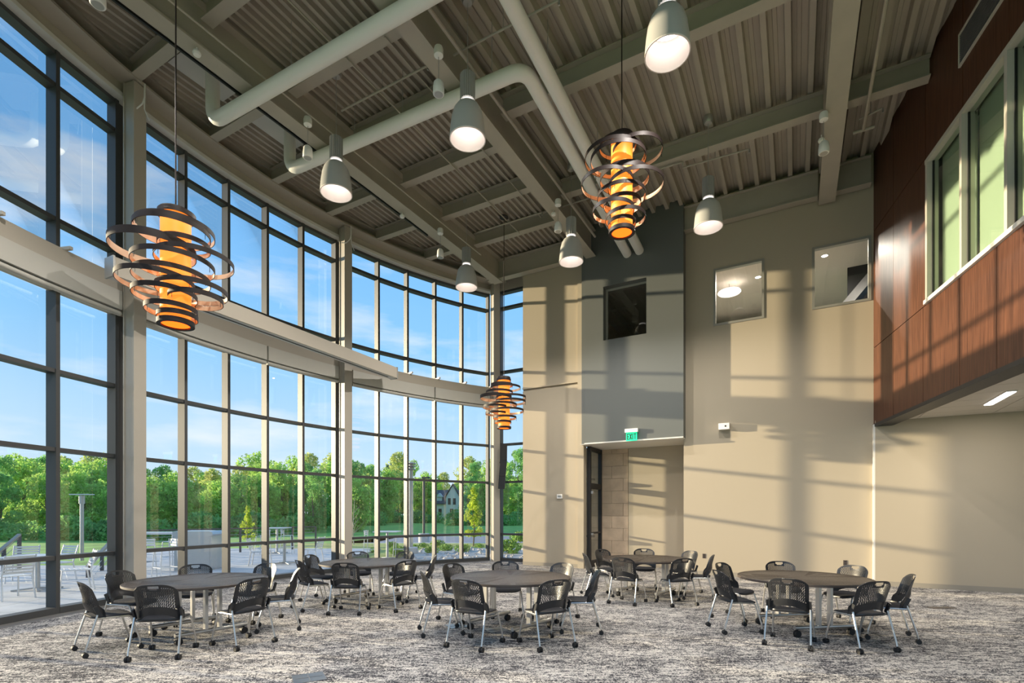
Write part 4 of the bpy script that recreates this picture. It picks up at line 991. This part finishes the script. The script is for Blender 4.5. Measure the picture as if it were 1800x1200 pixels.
# shrubs in the rock bed
sc = [(x, y, .18 + .1 * z) for x, y, z in [(0, 0, 1), (.25, .1, 0), (-.25, .1, .4), (.1, -.2, .2), (-.1, .25, .6)]]
KIND['shrub'] = (leaf_mesh('crown', sc, [.26] * 5, 800, .05, 'leaf_shrub', .8, 6), trunk_mesh('trunk', .3, .02, 'bark', 6, 4, .2), .55)
for i, (px, py) in enumerate(SH_PX):
    p = pg(px, py, -.08); t = tree('shrub', p.x, p.y, -.08, .5 + .15 * (i % 3), i, 'small low green shrub in the rock bed', 'small shrubs in the rock bed', 'shrub', 'shrub')
p = pg(893, 972, -.06); tree('shrub', p.x, p.y, -.06, 1.25, .3, 'large rounded green bush in the rock bed beside the end wall', None, 'bush', 'bush')
p = pg(915, 952, -.06); tree('shrub', p.x, p.y, -.06, 1.3, 2.3, 'tall green bush further back in the rock bed', None, 'bush', 'bush')

# ---- house beyond the trees
HY = 112.0; hx0, hx1 = (752 - 900) / FPX * HY, (808 - 900) / FPX * HY; hz0 = .1
t = thing('house', 'white gabled house with grey roof beyond the lawn', 'house', ((hx0 + hx1) / 2, HY, hz0))
W_ = (hx1 - hx0) / 2; gz = 4.9; rz_ = 8.0
mb = MB(); mb.box(-W_, W_, 0, 8, 0, 3.4); mb.add([(0.6, -.6, 0), (W_, -.6, 0), (W_, -.6, gz), ((W_ + .6) / 2, -.6, rz_ - .6), (.6, -.6, gz), (.6, 2, 0), (W_, 2, 0), (W_, 2, gz), ((W_ + .6) / 2, 2, rz_ - .6), (.6, 2, gz)], [(0, 1, 2, 3, 4), (5, 9, 8, 7, 6), (0, 5, 6, 1), (1, 6, 7, 2), (0, 4, 9, 5)]); mb.build('wall', 'house_wall', t)
mb = MB(); mb.hexa([(-W_ - .3, -.4, 3.3), (W_, -.4, 3.3), (W_, 4, 6.4), (-W_ - .3, 4, 6.4), (-W_ - .3, -.4, 3.5), (W_, -.4, 3.5), (W_, 4, 6.6), (-W_ - .3, 4, 6.6)])
xm = (W_ + .6) / 2
for a, b in (((.3, gz - .15), (xm, rz_ - .4)), ((W_ + .3, gz - .15), (xm, rz_ - .4))):
    mb.hexa([(a[0], -.9, a[1]), (b[0], -.9, b[1]), (b[0], 2.2, b[1]), (a[0], 2.2, a[1]), (a[0], -.9, a[1] + .2), (b[0], -.9, b[1] + .2), (b[0], 2.2, b[1] + .2), (a[0], 2.2, a[1] + .2)])
mb.build('roof', 'house_roof', t)
for x in (1.3, 2.4): mb = MB(); mb.box(x - .3, x + .3, -.66, -.6, 3.2, 4.6); mb.build('window', 'pane_dark', t)
for x in (-2.4, -.8, 1.8): mb = MB(); mb.box(x - .35, x + .35, -.66 if x > .6 else -.06, -.6 if x > .6 else 0, .9, 2.3); mb.build('window', 'pane_dark', t)
mb = MB(); mb.box(-1.6, -.4, .4, 2.5, 3.4, 5.0); mb.add([(-1.8, .2, 4.9), (-.2, .2, 4.9), (-1, .2, 5.8), (-1.8, 3, 4.9), (-.2, 3, 4.9), (-1, 3, 5.8)], [(0, 1, 2), (3, 5, 4), (0, 2, 5, 3), (1, 4, 5, 2)]); mb.build('dormer', 'house_wall', t)

# ---- light poles
def pole(px, py, top, zb, label, r, kind, m):
    Y = (zb - EYE) * FPX / (HOR - py); x = (px - 900) / FPX * Y; h = EYE + (HOR - top) / FPX * Y - zb
    t = thing('light_pole', label, 'light pole', (x, Y, zb))
    mb = MB(); mb.tube([(0, 0, 0), (0, 0, h - .3)], r, 12); mb.build('post', m, t, smooth=True)
    if kind == 0:
        mb = MB(); mb.tube([(0, 0, h - .36), (0, 0, h - .06)], r * 1.5, 12); mb.build('lamp_head', 'galv', t); mb = MB(); mb.box(-.36, .36, -.14, .14, h - .035, h); mb.build('flat_cap', 'out_white', t)
    elif kind == 1:
        for k in range(3): mb = MB(); mb.lathe([(r * 1.2, h - .34 + k * .12), (r * 2.3, h - .31 + k * .12), (r * 2.3, h - .29 + k * .12), (r * 1.2, h - .26 + k * .12)], 14, closed=True); mb.build('louvre_ring', m, t)
        mb = MB(); mb.tube([(0, 0, h - .35), (0, 0, h)], r * .9, 10); mb.build('lamp_head', 'galv', t)
        mb = MB(); mb.lathe([(.0001, .0), (.3, 0), (.3, .22), (.26, .26), (.0001, .26)], 20); mb.build('concrete_base', 'concrete', t)
    else:
        mb = MB(); mb.box(-.12, .35, -.1, .1, h - .3, h - .2); mb.build('lamp_head', m, t); mb = MB(); mb.lathe([(.0001, -.1), (.32, -.1), (.32, .6), (.0001, .6)], 18); mb.build('concrete_base', 'concrete', t)
pole(144, 985, 868, -.15, 'grey light pole with flat cap beside the patio steps', .062, 0, 'galv')
pole(722, 972, 812, -.06, 'grey louvred light pole on a concrete base by the rock bed', .10, 1, 'galv')
pole(745, 955, 832, -.2, 'thin black light pole on a concrete base by the road', .07, 2, 'rail_dark')

# ---- patio railings with steps
def railing(a, b, za, zb, label, n=5, wood=True, hgt=1.0, wires=6):
    a = Vector((a.x, a.y, za)); b = Vector((b.x, b.y, zb)); t = thing('cable_railing', label, 'railing', a); d = b - a
    for i in range(n):
        p = d * (i / (n - 1)); mb = MB(); mb.bar(p, p + Vector((0, 0, hgt)), .05, .09, Vector((0, 1, 0))); mb.build('post', 'rail_dark', t)
    mb = MB(); mb.bar(Vector((0, 0, hgt + .02)), d + Vector((0, 0, hgt + .02)), .09, .05); mb.build('top_rail', 'rail_wood' if wood else 'rail_dark', t)
    for k in range(wires): mb = MB(); z = .12 + k * (hgt - .2) / (wires - 1); mb.tube([Vector((0, 0, z)), d + Vector((0, 0, z))], .008, 5); mb.build('cable', 'galv', t)
def gp(px, Y, z=-.03): return Vector(((px - 900) / FPX * Y, Y, z))
railing(gp(155, 13.2), gp(215, 17.8), -.75, .05, 'sloping cable railing rising beside the patio steps', 4)
railing(gp(34, 15.2), gp(-60, 12.5), -.03, -1.0, 'cable railing descending at the far end of the steps', 4)
railing(gp(255, 19), gp(555, 24), -.05, -.05, 'dark level cable railing along the patio edge', 7, False)

# ---- outdoor furniture
def slat_chair():
    t = thing('patio_chair')
    for i in range(6): mb = MB(); y = -.20 + i * .085; mb.bar((-.22, y, .45), (.22, y, .45), .065, .014); mb.build('seat_slat', 'out_white', t)
    for i in range(6): mb = MB(); z = .52 + i * .06; yy = -.24 - (z - .45) * .28; mb.bar((-.22, yy, z), (.22, yy, z), .014, .042); mb.build('back_slat', 'out_white', t)
    for s_ in (-1, 1):
        mb = MB(); mb.tube([(s_ * .235, -.36, .86), (s_ * .235, -.23, .44), (s_ * .255, -.30, 0)], .016, 8); mb.build('leg', 'out_white', t, smooth=True)
        mb = MB(); mb.tube([(s_ * .235, -.23, .44), (s_ * .235, .24, .44), (s_ * .25, .28, 0)], .016, 8); mb.build('leg', 'out_white', t, smooth=True)
    return t
def patio_table(nm, h, r, label, p):
    t = thing(nm, label, 'table', p)
    mb = MB(); mb.box(-r, r, -r, r, h - .03, h); mb.build('tabletop', 'out_white', t)
    mb = MB(); mb.tube([(0, 0, .04), (0, 0, h - .03)], .045, 12); mb.build('pedestal', 'stainless', t, smooth=True)
    for k in range(4): a = math.pi / 4 + k * math.pi / 2; mb = MB(); mb.bar((0, 0, .045), (.42 * math.cos(a), .42 * math.sin(a), .015), .06, .03); mb.build('foot', 'stainless', t)
    return t
def stool():
    t = thing('bar_stool')
    for i in range(4): mb = MB(); y = -.13 + i * .087; mb.bar((-.19, y, .75), (.19, y, .75), .07, .014); mb.build('seat_slat', 'out_white', t)
    for i in range(3): mb = MB(); z = .84 + i * .065; mb.bar((-.19, -.19 - i * .012, z), (.19, -.19 - i * .012, z), .014, .05); mb.build('back_slat', 'out_white', t)
    for x in (-1, 1):
        for y in (-1, 1): mb = MB(); mb.tube([(x * .19, y * .17, 1.0 if y < 0 else .75), (x * .23, y * .22, 0)], .014, 8); mb.build('leg', 'out_white', t, smooth=True)
    mb = MB()
    for (a, b) in (((-.22, -.2, .28), (.22, -.2, .28)), ((-.22, .2, .28), (.22, .2, .28)), ((-.22, -.2, .28), (-.22, .2, .28)), ((.22, -.2, .28), (.22, .2, .28))): mb.tube([a, b], .010, 6)
    mb.build('foot_rail', 'out_white', t); return t
pc = slat_chair(); st0 = stool()
ZPAT = -.03
def put(proto, used, px, py, rz, label, cat, group=None):
    p = pg(px, py, ZPAT); o = proto if not used else copy_tree(proto); o.location = p; o.rotation_euler = (0, 0, rz); tag(o, label, cat, group)
    if not group and 'group' in o: del o['group']
put(pc, 0, 18, 1052, 1.2, 'white slatted patio chair at the outdoor dining table, its back to the glass', 'chair')
put(pc, 1, 132, 1036, 2.4, 'white slatted patio chair standing between the outdoor dining table and the steps', 'chair')
put(pc, 1, 98, 1020, 2.9, 'white slatted patio chair on the far side of the outdoor dining table', 'chair')
put(pc, 1, 40, 1022, -2.6, 'white slatted patio chair behind the outdoor dining table', 'chair')
p = pg(66, 1036, ZPAT); patio_table('patio_dining_table', .74, .48, 'white outdoor dining table on a cross-foot pedestal outside the glass', p)
for i, (px, py) in enumerate(((291, 1016), (303, 993), (250, 1016))): put(st0, i, px, py, 2.6 + .3 * i, 'white slatted bar stool along the outdoor grill counter', 'stool', 'stools at the grill counter')
# grill counter
p = pg(352, 1000, ZPAT); t = thing('grill_counter', 'brushed stainless outdoor grill cabinet with counter ledge', 'grill', p, .15)
mb = MB(); mb.box(-.55, .45, -.35, .45, 0, 1.0); mb.build('cabinet', 'stainless', t)
mb = MB(); pr = [(-.58, .98), (.40, .98), (.47, 1.0), (.50, 1.04), (.47, 1.10), (.40, 1.13), (-.58, 1.13)]
mb.add([(x, -.38, z) for x, z in pr] + [(x, .48, z) for x, z in pr], [tuple(range(7)), tuple(range(13, 6, -1))] + [(i, (i + 1) % 7, 7 + (i + 1) % 7, 7 + i) for i in range(7)]); mb.build('hood', 'stainless', t)
mb = MB(); mb.box(-1.9, -.58, -.30, .35, 1.04, 1.10); mb.build('counter_ledge', 'out_white', t)
mb = MB(); mb.box(-1.85, -1.75, -.1, .1, 0, 1.04); mb.build('ledge_leg', 'stainless', t)
mb = MB(); mb.box(-.50, .40, -.356, -.35, .06, .92); mb.build('door', 'stainless', t)
# bar tables and stools further out
def high_table(px, py, h, label): patio_table('bar_table', h, .42, label, pg(px, py, ZPAT))
high_table(345, 986, 1.05, 'white high bar table behind the outdoor grill counter')
high_table(487, 972, 1.05, 'white high bar table near the level railing')
put(st0, 1, 462, 975, 1.6, 'white bar stool standing left of the bar table near the level railing', 'stool')
put(st0, 1, 505, 973, -1.4, 'white bar stool standing by the bar table near the railing, next to the glass column', 'stool')
p = pg(500, 990, ZPAT); patio_table('patio_table', .74, .5, 'low white patio table outside the glass between grill and column', p)
put(pc, 1, 458, 993, -1.3, 'white slatted patio chair at the low table, on its grill side', 'chair')
put(pc, 1, 548, 988, 1.5, 'white slatted patio chair at the low table, on its column side', 'chair')
high_table(681, 982, 1.0, 'white high bar table outside the glass before the rock bed')
put(st0, 1, 652, 978, -1.6, 'white bar stool beside the bar table before the rock bed, near the column', 'stool')
put(st0, 1, 703, 978, 1.6, 'white bar stool beside the bar table before the rock bed, near the light pole', 'stool')
